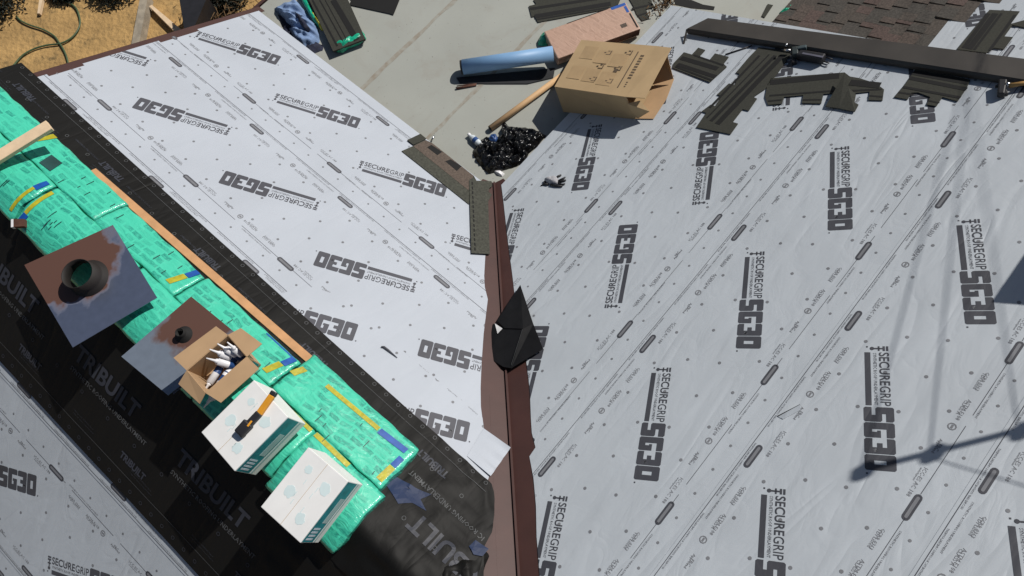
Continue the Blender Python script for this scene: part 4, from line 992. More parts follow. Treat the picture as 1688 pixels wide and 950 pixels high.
for j in range(13):
    s0 = j * EXPO + 0.01; h = 0.010 + 0.006
    end = 7.3
    start = 2.72
    # the stepped upper boundary: rows above the ninth begin farther along the eave
    if j == 9: end = 7.3
    if j >= 10: start = 3.62 + (j - 10) * 0.30
    x = start - random.random() * (0.6 if j < 10 else 0)
    while x < end:
        x2 = x + 1.0; a, b = max(x, start), min(x2 - 0.003, end)
        if b - a > 0.05:
            g = G(); mats = M['shingleblend']; idx = []
            hb = lambda s: 0.020 - 0.0 * s
            def piece(a0, a1, s_0, s_1, h, th, mi):
                k = len(g.f); g.prism([PK.p(a0, s_0, h), PK.p(a1, s_0, h), PK.p(a1, s_1, h - 0.012), PK.p(a0, s_1, h - 0.012)], PK.n, th); idx.extend([mi] * (len(g.f) - k))
            piece(a, b, s0, s0 + 0.26, 0.0175, 0.005, random.choice((1, 3)))
            t = a
            while t < b - 0.03:
                wd = random.uniform(0.07, 0.20); t2 = min(t + wd, b)
                piece(t, t2, s0, s0 + EXPO * 1.02, 0.028, 0.0105, random.randrange(4))
                t = t2 + random.choice((0.0, 0.05, 0.11, 0.16))
            o = g.obj('shingle', mats, sf)
            for p, mi in zip(o.data.polygons, idx): p.material_index = mi
        x = x2
sh_slab('s', PK, Z4((1460, 65), (1660, 75), (1600, 158), (1700, 130), (1700, 182), (1612, 165), (1558, 240), (1615, 245), (1555, 325), (1490, 315), (1440, 348), (1245, 325)), 0.02,
        'dark two-tab shingle strip lying on the white underlayment beyond the metal panel', [(Z4((1455, 90))[0], Z4((1290, 318))[0], 0.02), (Z4((1500, 90))[0], Z4((1325, 325))[0], 0.03), (Z4((1540, 90))[0], Z4((1360, 330))[0], 0.012), (Z4((1630, 100))[0], Z4((1460, 335))[0], 0.015)], group='loose shingle strips beyond the panel')
# on the flat roof
FP = PF
sh_slab('s', FP, Z3((110, 40), (160, 28), (140, 0), (330, -40), (740, -60), (700, 30), (640, 58), (170, 148), (150, 108), (128, 112)), 0.012, 'dark shingle strip on the flat roof behind the pink bundle', [(Z3((120, 60))[0], Z3((640, -20))[0], 0.02), (Z3((150, 110))[0], Z3((650, 25))[0], 0.03), (Z3((160, 130))[0], Z3((640, 50))[0], 0.01)], group='shingle strips on the flat roof')
sh_slab('s', FP, Z3((760, -30), (890, -40), (940, 45), (885, 62), (905, 122), (858, 138), (820, 90), (800, 40)), 0.012, 'dark shingle strip end sticking out past the pink bundle towards the eave', [(Z3((790, 60))[0], Z3((930, 30))[0], 0.014), (Z3((830, 105))[0], Z3((890, 85))[0], 0.01)], group='shingle strips on the flat roof')
Z2 = lambda *p: zm((422, 0), 4.0, p)
sh_slab('s', FP, Z2((560, -60), (970, -70), (945, 0), (912, 82), (905, 98), (880, 90), (615, 32), (628, 0)), 0.012, 'flat black shingle sheet at the far edge of the flat roof', [], m=M['sealant'], group='shingle strips on the flat roof')
sh_slab('s', FP, Z1((1085, 35), (1132, 45), (1060, 152), (1032, 140)), 0.012, 'narrow dark shingle sliver on the flat roof by the green scrap', [], group='shingle strips on the flat roof')
sh_slab('s', PF, Z1((270, -10), (420, 0), (520, 40), (625, 58), (615, 88), (420, 72), (280, 42)), 0.10, 'black starter strip lying along the upper end of the right eave', [], m=M['sealant'], group='shingle strips on the flat roof')
# starter pieces at the valley mouth
Zs = lambda *p: zm((650, 200), 4.132, p)
sh_slab('s', PL, Zs((50, 203), (130, 168), (175, 140), (215, 128), (260, 150), (545, 375), (520, 400), (508, 565), (300, 400)), 0.014, 'brown starter shingle along the left eave near the valley', [], m=M['startergrey'],
        bands=[('brown_band', Zs((130, 170), (215, 130), (260, 150), (540, 372), (505, 470)), M['starterbrown']), ('dark_tab', [(704, 243), (711, 239), (729, 250.5), (721, 256)], M['sealant']), ('dark_tab', [(734, 266), (743, 263), (761, 274), (753, 282)], M['sealant'])], group='starter shingles at the valley mouth')
sh_slab('s', PL, Zs((88, 128), (178, 85), (218, 118), (175, 140), (130, 160)), 0.022, 'small dark shingle corner at the tip of the brown starter shingle', [], group='starter shingles at the valley mouth')
pb = Zs((510, 402), (545, 378), (560, 405), (662, 408), (668, 440), (648, 455), (642, 480), (665, 500), (640, 545), (650, 905), (525, 898))
stp = sh_slab('s', PL, pb, 0.024, 'grey-green starter shingle with a dashed sealant line beside the valley metal', [], m=M['startergrey'], group='starter shingles at the valley mouth')
for k in range(15):
    t = k / 15; a = Zs((530 + 20 * t, 412 + 480 * t), (532 + 20 * t, 412 + 480 * t + 20)); p, q = PL.px(*a[0], 0.0255), PL.px(*a[1], 0.0255); s_ = PL.n.cross((q - p).normalized()) * 0.006
    slab('sealant_dash', [p + s_, q + s_, q - s_, p - s_], PL.n, 0.001, M['sealant'], stp)
# ------------------------------------------------------------------ long metal panel, tools
mp_ = thing('metal_panel', PR.px(1420, 85), 'long dark bronze folded metal panel lying up the right slope', 'metal panel')
nA, nB = PR.px(1133, 47, 0.07), PR.px(1688, 131, 0.07); fA, fB = PR.px(1167, 30, 0.075), PR.px(1688, 97, 0.075)
nB = nA + (nB - nA) * 1.12; fB = fA + (fB - fA) * 1.12
slab('panel', [nA, nB, fB, fA], PR.n, 0.004, M['darkpanel'], mp_)
dn = (nB - nA).normalized(); out = PR.n.cross(dn); out = out if out.dot(fA - nA) < 0 else -out
slab('folded_lip', [nA + out * 0.001, nB + out * 0.001, nB + out * 0.018 - PR.n * 0.02, nA + out * 0.018 - PR.n * 0.02], (PR.n + out).normalized(), 0.003, M['darkpanel'], mp_)
slab('hem', [nA + out * 0.018 - PR.n * 0.02, nB + out * 0.018 - PR.n * 0.02, nB + out * 0.014 - PR.n * 0.055, nA + out * 0.014 - PR.n * 0.055], out, 0.003, M['darkpanel'], mp_)
fn = (fB - fA).normalized(); slab('back_flange', [fA, fB, fB - PR.n * 0.06, fA - PR.n * 0.06], -out, 0.003, M['darkpanel'], mp_)
slab('bent_tab', [PR.px(1131, 48, 0.06), PR.px(1134, 48, 0.06), PR.px(1128.5, 72, 0.01), PR.px(1125.5, 72, 0.01)], PR.n, 0.003, M['darkpanel'], mp_)
# pneumatic nailer half under the panel
ng = thing('nail_gun', PR.px(1325, 92), 'black nail gun lying against the long metal panel', 'tool')
Zn = lambda x, y: (1280 + x / 14.07, 60 + y / 14.07)
def pn(x, y, h): return PR.px(*Zn(x, y), h)
oriented('magazine', pn(500, 430, 0.05), pn(1110, 530, 0.05), 0.075, 0.07, M['rubber'], ng, PR.n)
oriented('body', pn(430, 300, 0.06), pn(440, 480, 0.05), 0.055, 0.07, mat('grey_green_tool_body', (0.035, 0.045, 0.045), 0.45), ng, PR.n)
oriented('handle', pn(480, 300, 0.075), pn(700, 260, 0.08), 0.04, 0.04, mat('slate_tool_body', (0.05, 0.07, 0.075), 0.45), ng, PR.n)
oriented('nose', pn(400, 560, 0.03), pn(420, 640, 0.02), 0.04, 0.04, M['rubber'], ng, PR.n)
G().tube([pn(180, 325, 0.05), pn(320, 330, 0.05)], 0.012, 10).obj('air_fitting', M['steel'], ng, True)
G().tube([pn(215, 230, 0.10), pn(245, 165, 0.11)], 0.008, 8).obj('hook', M['steel'], ng, True)
oriented('label', pn(600, 390, 0.0865), pn(1080, 480, 0.0865), 0.02, 0.002, mat('worn_label', (0.10, 0.10, 0.13), 0.5), ng, PR.n)
G().tube([pn(1120, 480, 0.04), pn(1300, 535, 0.04)], 0.006, 8).obj('depth_rod', M['rubber'], ng, True)
G().tube([pn(1080, 575, 0.03), pn(1220, 625, 0.03)], 0.006, 8).obj('depth_rod', M['rubber'], ng, True)
# hammer by the frame edge
hm = thing('roofing_hammer', PR.px(1655, 150), 'roofing hammer with a wooden handle below the metal panel', 'tool')
Zh = lambda x, y: (1620 + x / 15.84, 110 + y / 15.84)
ph = lambda x, y, h: PR.px(*Zh(x, y), h)
oriented('head', ph(520, 380, 0.05), ph(470, 760, 0.04), 0.055, 0.05, M['rubber'], hm, PR.n, 0.8)
oriented('claw', ph(450, 490, 0.045), ph(320, 530, 0.04), 0.022, 0.02, M['rubber'], hm, PR.n, 0.6)
oriented('poll', ph(500, 560, 0.04), ph(600, 750, 0.03), 0.035, 0.035, M['rubber'], hm, PR.n)
G().tube([ph(600, 450, 0.065), ph(700, 470, 0.06)], 0.016, 10).obj('ferrule', M['steel'], hm, True)
G().tube([ph(690, 500, 0.06), ph(1100, 430, 0.055), ph(3500, 100, 0.05)], [0.018, 0.015, 0.019], 12).obj('handle', M['handlewood'], hm, True)
tw_ = thing('thin_rod', PR.px(1218, 83), 'thin dark rod on the white underlayment near the two-tab offcut', 'rod')
G().tube([PR.px(*Z1((715, 475))[0], 0.012), PR.px(*Z1((950, 397))[0], 0.012)], 0.006, 8).obj('rod', M['rubber'], tw_, True)
# ------------------------------------------------------------------ big cardboard box
bx = thing('cardboard_box', PR.px(1000, 190), 'large brown cardboard box with an open flapped end at the right eave', 'box')
nR = PR.n
tBL, tTL, tC1, tC2 = PR.px(914, 143, 0.30), PR.px(958, 66, 0.315), PR.px(1081, 76, 0.30), PR.px(1032, 160, 0.30)
th = 0.006; bBL, bTL, bC1, bC2 = [p - nR * 0.30 for p in (tBL, tTL, tC1, tC2)]
bBL = PR.px(929, 185, 0.004); bC2 = PR.px(1048, 197, 0.004)
def panel(nm, pts, m, ref, t=th):
    n = (pts[1] - pts[0]).cross(pts[2] - pts[0]).normalized(); n = n if n.dot(ref) > 0 else -n
    return G().prism(pts, n, t).obj(nm, m, bx)
panel('top_panel', [tBL, tTL, tC1, tC2], M['card'], nR)
mid = (tBL + tC2) / 2 - nR * 0.01 + (bBL + bC2 - tBL - tC2) * 0.02
panel('front_panel', [tBL, tC2, bC2, bBL], M['card'], bBL - bTL)
panel('back_panel', [tTL, tC1, bC1, bTL], M['card'], bTL - bBL)
panel('end_panel', [tBL, tTL, bTL, bBL], M['card'], tBL - tC2)
panel('bottom_panel', [bBL + nR * 0.008, bTL + nR * 0.008, bC1 + nR * 0.008, bC2 + nR * 0.008], M['card'], nR)
tF1, tF2 = PR.px(1107, 79, 0.31), PR.px(1063, 162, 0.29)
panel('top_flap', [tC1 + nR * 0.001, tC2 + nR * 0.001, tF2, tF1], M['card'], nR, 0.005)
panel('bottom_flap', [bC1 + nR * 0.012, PR.px(1111, 130, 0.014), PR.px(1099, 162, 0.014), PR.px(1077, 196, 0.014), bC2 + nR * 0.012], M['cardin'], nR, 0.005)
panel('side_flap', [PR.px(1033, 171, 0.24), PR.px(1055, 166, 0.20), PR.px(1071, 184, 0.09), PR.px(1053, 195, 0.02), bC2 + nR * 0.02], M['card'], bBL - bTL, 0.005)
panel('far_flap', [PR.px(1100, 92, 0.27), PR.px(1110, 130, 0.06), PR.px(1076, 140, 0.02), tC1 - nR * 0.02], M['cardin'], tC2 - tC1, 0.005)
uB = lambda a, b: tBL + (tC2 - tBL) * a + (tTL - tBL) * b + nR * 0.0015 + (tTL + tC2 - tBL - tC1) * (-a * b)
def bq(nm, a0, a1, b0, b1, m, lift=0.0): G().prism([uB(a0, b0) + nR * lift, uB(a1, b0) + nR * lift, uB(a1, b1) + nR * lift, uB(a0, b1) + nR * lift], nR, 0.001).obj(nm, m, bx)
random.seed(5)
for a, b in ((0.18, 0.30), (0.40, 0.28), (0.62, 0.25), (0.2, 0.72), (0.42, 0.66), (0.64, 0.62)):
    a -= 0.03
    bq('printed_tint', a - 0.06, a + 0.13, b - 0.10, b + 0.16, M['cardpale'])
for a, b in ((0.44, 0.20), (0.44, 0.46), (0.44, 0.74), (0.66, 0.20), (0.68, 0.46), (0.70, 0.78)):
    bq('printed_pictogram', a, a + 0.06, b, b + 0.012, M['cardink'], 0.0006); bq('printed_pictogram', a + 0.05, a + 0.062, b, b + 0.09, M['cardink'], 0.0006)
    bq('printed_pictogram', a - 0.03, a - 0.005, b + 0.03, b + 0.05, M['cardink'], 0.0006); bq('printed_pictogram', a + 0.01, a + 0.04, b + 0.07, b + 0.085, M['cardink'], 0.0006)
bq('printed_pictogram', 0.66, 0.71, 0.42, 0.49, M['cardink'], 0.0006)
bq('printed_rule', 0.825, 0.838, 0.14, 0.86, M['cardink'])
for k in range(3): bq('printed_dot', 0.90, 0.92, 0.17 + k * 0.04, 0.19 + k * 0.04, M['cardink'])
for k in range(9): bq('printed_letter', 0.885, 0.93, 0.33 + k * 0.055, 0.36 + k * 0.055, M['cardink'])
# ------------------------------------------------------------------ things on the flat roof
rl = thing('film_roll', PF.px(835, 115), 'pale blue film roll propped on the flat roof beside the pink bundle', 'roll')
a_, b_ = PZ(0.075).px(763, 111), PZ(0.165).px(912, 89)
G().tube([a_, b_], 0.077, 28).obj('film', M['blueroll'], rl, True)
d_ = (b_ - a_).normalized(); G().tube([a_ - d_ * 0.02, a_ + d_ * 0.004], 0.072, 24).obj('dark_core_end', M['end_and_shadow'], rl, True)
G().tube([b_ - d_ * 0.004, b_ + d_ * 0.003], 0.066, 24).obj('far_end', M['blueroll'], rl, True)
G().prism([PF.px(*q, 0.012) for q in ((752, 128), (915, 112), (912, 128), (870, 138), (800, 138), (758, 137))], (0, 0, 1), 0.008).obj('painted_roll_shadow', M['end_and_shadow'], rl)  # dark sheet drawn in the shape of the roll's cast shadow
tb = thing('cardboard_tube', PF.px(860, 175), 'tan cardboard core tube lying between the box and the black bag', 'tube')
a_, b_ = PF.px(808, 212, 0.035), PF.px(930, 122, 0.035)
G().tube([a_, b_], 0.03, 20).obj('tube', mat('kraft_tube', (0.55, 0.35, 0.18), 0.7, var=0.06), tb, True)
d_ = (b_ - a_).normalized(); G().tube([a_ - d_ * 0.004, a_ + d_ * 0.002], 0.027, 20).obj('dark_bore', M['end_and_shadow'], tb, True)
ir = thing('rusty_bar', PF.px(768, 144), 'short rusty iron bar beside the blue film roll', 'bar')
g = G(); g.tube([PF.px(752, 146, 0.012), PF.px(785, 140, 0.012)], 0.012, 8); g.obj('bar', M['rust'], ir, True)
G().tube([PF.px(753, 142, 0.014), PF.px(770, 140, 0.02), PF.px(786, 138.5, 0.014)], 0.006, 8).obj('loop', M['rust'], ir, True)
pk = thing('shingle_bundle', PF.px(975, 60), 'pink wrapped shingle bundle in clear film between the blue roll and the eave', 'bundle')
pq = [PZ(0.11).px(*q) for q in ((897, 50), (1032, 5), (1056, 46), (919, 99))]; c, u, v = carton_top(pq)
o = G().box(c - Vector((0, 0, 0.055)), u, v, Vector((0, 0, 0.055))).obj('wrap', M['pinkwrap'], pk); bevel(o, 0.012, 3)
tp = lambda a, b, k=0.0015: c + u * a + v * b + Vector((0, 0, k))
for nm, a0, a1, b0, b1, m in (('blue_label', 0.62, 0.97, -0.98, -0.80, M['blue']), ('blue_label', 0.90, 0.96, -0.75, -0.3, M['blue']), ('dark_strip', 0.93, 0.965, -0.2, 0.85, M['sealant']), ('dark_strip', -0.45, 0.55, -0.99, -0.95, M['sealant']), ('pale_label', 0.62, 0.76, 0.3, 0.55, M['starterbrown'])):
    slab(nm, [tp(a0, b0), tp(a1, b0), tp(a1, b1), tp(a0, b1)], (0, 0, 1), 0.001, m, pk)
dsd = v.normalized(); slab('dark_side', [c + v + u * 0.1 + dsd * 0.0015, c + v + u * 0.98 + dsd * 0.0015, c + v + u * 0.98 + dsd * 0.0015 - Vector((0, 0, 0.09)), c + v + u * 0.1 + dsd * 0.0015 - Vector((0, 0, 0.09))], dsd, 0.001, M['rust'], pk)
def heap(name, px, H, m, label, cat, pl=PF, **kw):
    c = sum((pl.px(*q) for q in px), Vector()) / len(px); root = thing(name, c, label, cat); crumple('film', pl, px, H, m, root, **kw); return root
heap('wrap_scrap', [(886, 75), (889, 62), (896, 56), (903, 58), (907, 74), (897, 77)], 0.10, M['greenwrap'], 'green plastic wrap scrap at the corner of the pink bundle', 'scrap', freq=14, na=40)
heap('wrap_scrap', [(1284, 22), (1292, 14), (1305, 9), (1308, 15), (1298, 22), (1288, 28)], 0.06, M['greenwrap'], 'green plastic wrap scrap at the edge of the laid shingles', 'scrap', freq=14, na=40)
tb2 = heap('rubbish_bag', [(787, 236), (779, 252), (786, 266), (797, 280), (808, 287), (826, 282), (846, 277), (866, 268), (871, 254), (884, 244), (900, 224), (888, 217), (866, 211), (838, 209), (831, 200), (827, 208), (828, 226), (812, 228), (800, 227)], 0.17, M['trash'], 'glossy black plastic rubbish bag at the mouth of the valley', 'rubbish bag', rough=0.75, freq=9, nr=34, na=150, pw=5, crinkle=True)
crumple('blue_cloth', PF, [(807, 240), (811, 234), (818, 233), (822, 240), (819, 246), (811, 245)], 0.03, M['navyink'], tb2, freq=30, na=30, h0=0.0, px_plane_h=0.0)
for ob_ in list(tb2.children):
    if ob_.name.startswith('blue_cloth'): ob_.location = Vector((0, 0, 0.14)) + (CAM - PF.px(815, 238)).normalized() * 0.02
wp = heap('plastic_scrap', [(813, 283), (818, 280), (826, 282), (832, 287), (828, 292), (820, 289)], 0.045, M['whiteplastic'], 'crumpled white plastic scrap under the black bag at the valley', 'scrap', freq=18, na=36)
bt = thing('water_bottle', PF.px(782, 232), 'small clear water bottle with white cap beside the black bag', 'bottle')
a_, b_ = PF.px(791, 238, 0.032), PF.px(772, 221, 0.032); d_ = b_ - a_
G().tube([a_, a_ + d_ * 0.1, a_ + d_ * 0.62, a_ + d_ * 0.8, a_ + d_ * 0.86], [0.024, 0.032, 0.032, 0.016, 0.013], 18).obj('bottle', M['clear'], bt, True)
G().tube([a_ + d_ * 0.86, a_ + d_ * 1.0], 0.017, 14).obj('cap', M['whiteplastic'], bt, True)
G().tube([a_ + d_ * 0.25, a_ + d_ * 0.5], 0.0328, 18, False).obj('label', M['navyink'], bt, True)
# blue jacket and open bundle at the far end
jk = thing('denim_jacket', PF.px(492, 50), 'rumpled blue denim jacket at the left eave corner of the flat roof', 'jacket')
crumple('jacket_body', PF, [(452, 14), (470, 4), (488, 2), (500, 14), (514, 34), (526, 50), (528, 66), (520, 80), (504, 84), (488, 72), (478, 52), (468, 32)], 0.12, M['bluecloth'], jk, rough=0.6, freq=7, nr=24, na=90, along=(0.25, -0.97), pw=4)
crumple('dark_lining', PF, [(492, 32), (500, 36), (510, 50), (516, 58), (508, 60), (498, 48)], 0.04, M['navy'], jk, h0=0.11, na=30, freq=12)
crumple('dark_lining', PF, [(458, 24), (470, 30), (482, 60), (494, 78), (516, 84), (534, 74), (532, 84), (512, 90), (488, 84), (472, 62)], 0.05, M['navy'], jk, rough=0.6, freq=10, nr=10, na=60)
on = thing('open_shingle_bundle', PF.px(555, 40), 'opened stack of dark shingles with green wrap torn off its end', 'bundle')
oq = [(548, 84), (601, 64), (567, -12), (505, -8)]
for k in range(5):
    h = 0.02 + k * 0.016; j = random.uniform(-2, 2)
    slab('shingle', [PF.px(x + j, y + j * 0.6, h) for x, y in oq], (0, 0, 1), 0.012, M['shingle'], on)
for p, q, wd in (((515, 0), (556, 76), 0.018), ((527, 0), (566, 70), 0.012), ((549, 0), (588, 66), 0.06), ((536, 0), (574, 70), 0.008)):
    a, b = PF.px(*p, 0.0865), PF.px(*q, 0.0865); s_ = Vector((0, 0, 1)).cross((b - a).normalized()) * wd / 2
    slab('sealant_stripe', [a + s_, b + s_, b - s_, a - s_], (0, 0, 1), 0.002, M['sealant'], on)
crumple('torn_wrap', PF, [(549, 80), (560, 74), (580, 66), (602, 58), (604, 66), (592, 76), (575, 82), (566, 89), (556, 88)], 0.05, M['greenwrap'], on, rough=0.4, freq=10, na=50, h0=0.06, along=(0.93, 0.3))
crumple('torn_wrap', PF, [(494, -4), (503, -6), (515, 20), (526, 40), (530, 50), (520, 42), (507, 20)], 0.03, M['greenwrap'], on, rough=0.4, freq=10, na=40, h0=0.05, along=(0.25, -0.97))
crumple('yellow_wrap', PF, [(514, 22), (518, 24), (528, 42), (535, 52), (530, 52), (521, 38)], 0.06, M['yellow'], on, rough=0.5, freq=16, na=30, h0=0.04)
# glove on the right slope
gl = thing('work_glove', PR.px(910, 302), 'grey knit work glove with black rubber fingers on the white underlayment', 'glove')
Zg = lambda x, y: (880 + x / 19.0, 275 + y / 19.0)
pg = lambda x, y, h: PR.px(*Zg(x, y), h)
crumple('palm', PR, [Zg(*q) for q in ((340, 450), (430, 420), (560, 370), (680, 340), (760, 390), (800, 460), (770, 560), (640, 590), (500, 570), (400, 530))], 0.035, M['glovegrey'], gl, rough=0.2, freq=12, na=40, h0=0.02, pw=4)
for pts, r in (([(690, 380), (760, 300), (860, 255)], (0.013, 0.012, 0.008)), ([(780, 440), (900, 380), (990, 325)], (0.012, 0.011, 0.007)), ([(780, 480), (900, 440), (1005, 420)], (0.013, 0.012, 0.008)), ([(770, 520), (880, 560), (980, 530)], (0.012, 0.011, 0.007)), ([(520, 570), (700, 600), (890, 610)], (0.013, 0.014, 0.010))):
    G().tube([pg(*p, 0.016) for p in pts], [q * 0.85 for q in r], 10).obj('finger', M['rubber'], gl, True)
G().tube([pg(440, 560, 0.014), pg(330, 545, 0.012), pg(215, 600, 0.008)], [0.012, 0.012, 0.005], 8).obj('cuff', M['rubber'], gl, True)
G().tube([pg(350, 450, 0.02), pg(320, 550, 0.012)], [0.010, 0.012], 8).obj('cuff', M['rubber'], gl, True)
# folded black offcut in the valley
Zt = lambda x, y: (770 + x / 5.59, 450 + y / 5.59)
tf = thing('black_offcut', PR.px(845, 560), 'folded black underlayment offcut lying across the brown valley', 'underlayment')
def ptv(x, y, h): return PR.px(*Zt(x, y), h)
V = [ptv(490, 110, 0.05), ptv(610, 470, 0.035), ptv(700, 700, 0.04), ptv(405, 880, 0.05), ptv(515, 515, 0.058), ptv(345, 510, 0.066), ptv(275, 440, 0.07), ptv(180, 770, 0.08), ptv(335, 865, 0.06), ptv(250, 560, 0.08)]
g = G(); g.add(V, [(0, 6, 5, 4), (0, 4, 1), (1, 4, 3, 2)]); o = g.obj('upper_fold', M['tarp'], tf)
g = G(); W = [ptv(345, 505, 0.055), ptv(515, 515, 0.048), ptv(405, 880, 0.04), ptv(335, 868, 0.045), ptv(178, 772, 0.065), ptv(240, 470, 0.06)]
g.add(W, [(0, 1, 2, 3), (0, 3, 4), (0, 4, 5)]); g.obj('lower_fold', M['tarp'], tf)
for o in tf.children:
    md = o.modifiers.new('thick', 'SOLIDIFY'); md.thickness = 0.003
slab('white_backing', [ptv(255, 465, 0.068), ptv(325, 512, 0.068), ptv(280, 560, 0.068)], PR.n, 0.002, M['sheetback'], tf)
if 0: slab('white_backing', [ptv(250, 640, 0.07), ptv(265, 655, 0.07), ptv(245, 690, 0.07), ptv(235, 680, 0.07)], PR.n, 0.002, M['sheetback'], tf)
if 0: slab('white_backing', [ptv(398, 262, 0.068), ptv(402, 275, 0.068), ptv(352, 335, 0.072), ptv(350, 325, 0.072)], PR.n, 0.002, M['sheetback'], tf)
slab('pale_crease', [ptv(508, 518, 0.063), ptv(513, 518, 0.063), ptv(408, 850, 0.055), ptv(403, 850, 0.055)], PR.n, 0.001, mat('crease', (0.05, 0.05, 0.05), 0.4), tf)
# torn flap in the underlayment
tn = thing('torn_flap', PR.px(1300, 680), 'small torn curled flap in the white underlayment', 'torn flap')
Zr_ = lambda x, y: (1266 + x / 4, 476 + y / 4)
v_ = [PR.px(*Zr_(65, 845), 0.008), PR.px(*Zr_(210, 765), 0.03), PR.px(*Zr_(215, 800), 0.01), PR.px(*Zr_(100, 860), 0.01)]
slab('flap', v_, PR.n, 0.0015, M['sheetR'], tn)
slab('slit', [PR.px(*Zr_(62, 838), 0.0085), PR.px(*Zr_(210, 762), 0.0085), PR.px(*Zr_(212, 770), 0.0085), PR.px(*Zr_(66, 846), 0.0085)], PR.n, 0.001, M['sealant'], tn)
cu_ = thing('plastic_strip', PL.px(640, 580), 'small curled dark plastic strip on the white end piece', 'scrap')
G().tube([PL.px(628.5, 572, 0.018), PL.px(633, 572, 0.022), PL.px(641, 578, 0.022), PL.px(655, 590, 0.016)], [0.006, 0.008, 0.007, 0.002], 8).obj('strip', M['inkL'], cu_, True)
nl = thing('bolt', PF.px(712, 227), 'small shiny bolt at the left eave near the starter shingle', 'bolt')
G().tube([PF.px(711, 232, 0.04), PF.px(716, 224, 0.05)], 0.009, 8).obj('shank', M['steel'], nl, True)
# ------------------------------------------------------------------ the yard below the gable
hz = thing('garden_hose', PG.px(100, 70), 'thin green garden hose looping across the dry dirt', 'hose')
Zy = lambda x, y: (x / 6.752, y / 6.75)
g = G(); pts = catmull([PG.px(*Zy(*p), 0.03) for p in ((60, 790), (140, 740), (250, 620), (380, 545), (520, 505), (690, 480), (820, 400), (890, 270), (860, 120), (780, 40), (600, -20), (400, -60))], 10)
g.tube(pts, 0.013, 8); g.obj('hose_length', M['hose'], hz, True)
g = G(); pts = catmull([PG.px(*Zy(*p), 0.03) for p in ((180, 180), (230, 230), (330, 280), (480, 330), (600, 400), (660, 480), (710, 560), (745, 650), (770, 760), (800, 900))], 10)
g.tube(pts, 0.013, 8); g.obj('hose_length', M['hose'], hz, True)
Zx = lambda x, y: (200 + x / 6.752, y / 6.75)
def plank(q, h, th, m, label, name='old_board'):
    pts = [PG.px(*p, h) for p in q]; root = thing(name, sum(pts, Vector()) / 4 - Vector((0, 0, th)), label, 'board'); o = slab('board', pts, (0, 0, 1), th, m, root); return root
plank([Zx(215, -60), Zx(300, -60), Zx(190, 520), Zx(105, 520)], 0.16, 0.16, M['greywood'], 'weathered grey timber edging on the dirt')
plank([Zx(310, 70), Zx(340, 55), Zx(690, 350), Zx(610, 370)], 0.10, 0.10, M['palewood'], 'pale new board lying on the dirt by the dark panel')
plank([Zy(440, -30), Zy(478, -30), Zy(440, 150), Zy(415, 150)], 0.06, 0.05, M['palewood'], 'short pale stick on the dirt by the dark bush', 'short_stick')
dp = plank([Zx(640, -40), Zx(960, -40), Zx(800, 330), Zx(700, 330)], 0.45, 0.45, M['rubber'], 'dark upright bin lid beside the gable', 'dark_bin')
for px_, R_, lab in (((-5, 5), 0.55, 'dark leafy bush at the corner of the yard'), ((195, -22), 0.45, 'dark leafy bush in the yard behind the timber edging'), ((372, 0), 0.38, 'dark tangle of leaves beside the gable corner'), ((112, -14), 0.28, 'dark weeds by the hose')):
    c = PG.px(*px_); root = thing('bush', c, lab, 'bush', 'dark bushes in the yard'); g = G(); random.seed(int(px_[0]) + 50)
    for k in range(2600):
        dv = Vector((random.gauss(0, 1), random.gauss(0, 1), abs(random.gauss(0, 1)))).normalized() * R_ * random.uniform(0.3, 1.0); p = c + Vector((dv.x, dv.y, dv.z * 0.9))
        t1 = Vector((random.gauss(0, 1), random.gauss(0, 1), random.gauss(0, 0.6))).normalized(); t2 = t1.cross(Vector((random.random(), random.random(), 1))).normalized(); L = random.uniform(0.02, 0.045)
        g.add([p, p + t1 * L + t2 * L * 0.35, p + t1 * L * 2, p + t1 * L - t2 * L * 0.35], [(0, 1, 2, 3)])
    o = g.obj('leaf_mass', M['leaf'], root); o['kind'] = 'stuff'
    G().tube([c, c + Vector((0, 0, R_ * 0.6))], [0.03, 0.01], 8).obj('stem', M['twig'], root, True)
br = thing('brush_pile', PG.px(352, 30), 'pile of dry brown twigs and shavings beside the gable', 'brush'); g = G(); random.seed(9)
c = PG.px(358, 26)
for k in range(260):
    p = c + Vector((random.gauss(0, 0.22), random.gauss(0, 0.3), random.uniform(0.0, 0.22))); t1 = Vector((random.gauss(0, 1), random.gauss(0, 1), random.gauss(0, 0.25))).normalized() * random.uniform(0.05, 0.16); g.tube([p, p + t1], [0.008, 0.004], 4, False)
g.obj('twig_mass', M['twig'], br)['kind'] = 'stuff'
br = thing('leaf_litter', PF.px(1100, 5), 'dry leaf litter in the corner of the flat roof beside the eave', 'litter'); g = G(); c = PF.px(1103, 3)
for k in range(180):
    p = c + Vector((random.gauss(0, 0.14), random.gauss(0.02, 0.05), random.uniform(0.0, 0.05))); t1 = Vector((random.gauss(0, 1), random.gauss(0, 1), random.gauss(0, 0.25))).normalized() * random.uniform(0.02, 0.07); g.tube([p, p + t1], [0.006, 0.003], 4, False)
g.obj('litter_mass', M['twig'], br)['kind'] = 'stuff'
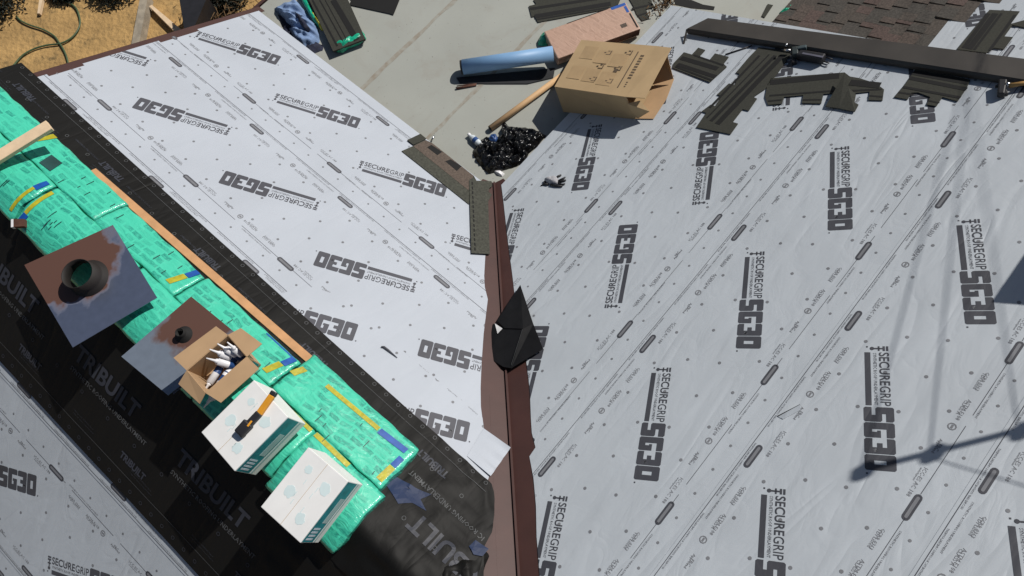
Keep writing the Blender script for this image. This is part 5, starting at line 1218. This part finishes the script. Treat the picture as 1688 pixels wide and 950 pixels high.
# ------------------------------------------------------------------ chimney and utility pole beside the frame (they cast the shadows on the right slope)
k0 = PR.px(1632, 500) + SUND * 1.4
ch = thing('chimney', (k0.x + 0.3, k0.y - 0.35, 1.9), 'brick chimney on the right slope beside the roof edge', 'chimney')
g = G(); nb = 0
zb = k0.z - 1.35
rows = int((k0.z - 0.08 - zb) / 0.075)
G().box((k0.x + 0.31, k0.y - 0.36, (zb + k0.z - 0.08) / 2), (0.265, 0, 0), (0, 0.315, 0), (0, 0, (k0.z - 0.08 - zb) / 2)).obj('mortar_core', M['wall'], ch)
bm_ = None
for r in range(rows):
    z_ = zb + 0.0375 + r * 0.075
    for k in range(3):
        for yy in (k0.y - 0.045, k0.y - 0.675):
            x_ = k0.x + 0.12 + k * 0.205 - (0.05 if r % 2 else 0) * (k > 0)
            G().box((min(x_, k0.x + 0.53), yy, z_), (0.096, 0, 0), (0, 0.032, 0), (0, 0, 0.032)).obj('brick', M['brick'], ch)
    for k in range(3):
        for xx in (k0.x + 0.045, k0.x + 0.575):
            G().box((xx, k0.y - 0.16 - k * 0.205, z_), (0.032, 0, 0), (0, 0.096, 0), (0, 0, 0.032)).obj('brick', M['brick'], ch)
G().box((k0.x + 0.31, k0.y - 0.36, k0.z - 0.04), (0.31, 0, 0), (0, 0.36, 0), (0, 0, 0.04)).obj('cap', M['wall'], ch)
A0 = PR.px(1425, 775) + SUND * 3.0; A2 = PR.px(1688, 708); A2 = A2 + SUND * ((A0.z - A2.z) / SUND.z)
dA = (A2 - A0); up = thing('utility_pole', (A0.x + dA.x * 2.3, A0.y + dA.y * 2.3, GZ), 'wooden utility pole with crossarm standing beyond the roof', 'pole')
pb_ = A0 + dA * 2.3
G().tube([(pb_.x, pb_.y, GZ), (pb_.x, pb_.y, A0.z + 0.7)], [0.15, 0.11], 14).obj('post', M['pole'], up, True)
oriented('crossarm', A0 - dA.normalized() * 0.03, A0 + dA * 4.5, 0.030, 0.030, M['pole'], up)
for t in (0.0, 0.45, 1.0, 3.3, 4.3):
    p = A0 + dA * t; G().tube([p - Vector((0, 0, 0.04)), p + Vector((0, 0, 0.03)), p + Vector((0, 0, 0.09))], [0.03, 0.042, 0.02], 10).obj('insulator', M['rust'], up, True)
for t, q, lab in ((0.0, (1494, 487), 'leaving the outermost insulator of the pole'), (0.45, (1559, 480), 'leaving the middle insulator of the pole'), (1.0, (1655, 560), 'leaving the inner insulator of the pole'), (0.45, (1688, 803), 'running back along the slope from the middle insulator')):
    a = A0 + dA * t + Vector((0, 0, 0.05)); e = PR.px(*q) + SUND * (4.0 if q[1] < 700 else 3.0); dd = (e - a); cw = thing('power_line', a, 'thin dark power line ' + lab, 'cable')
    G().tube([a, a + dd * 14], 0.0045, 6).obj('cable', M['wire'], cw, True)
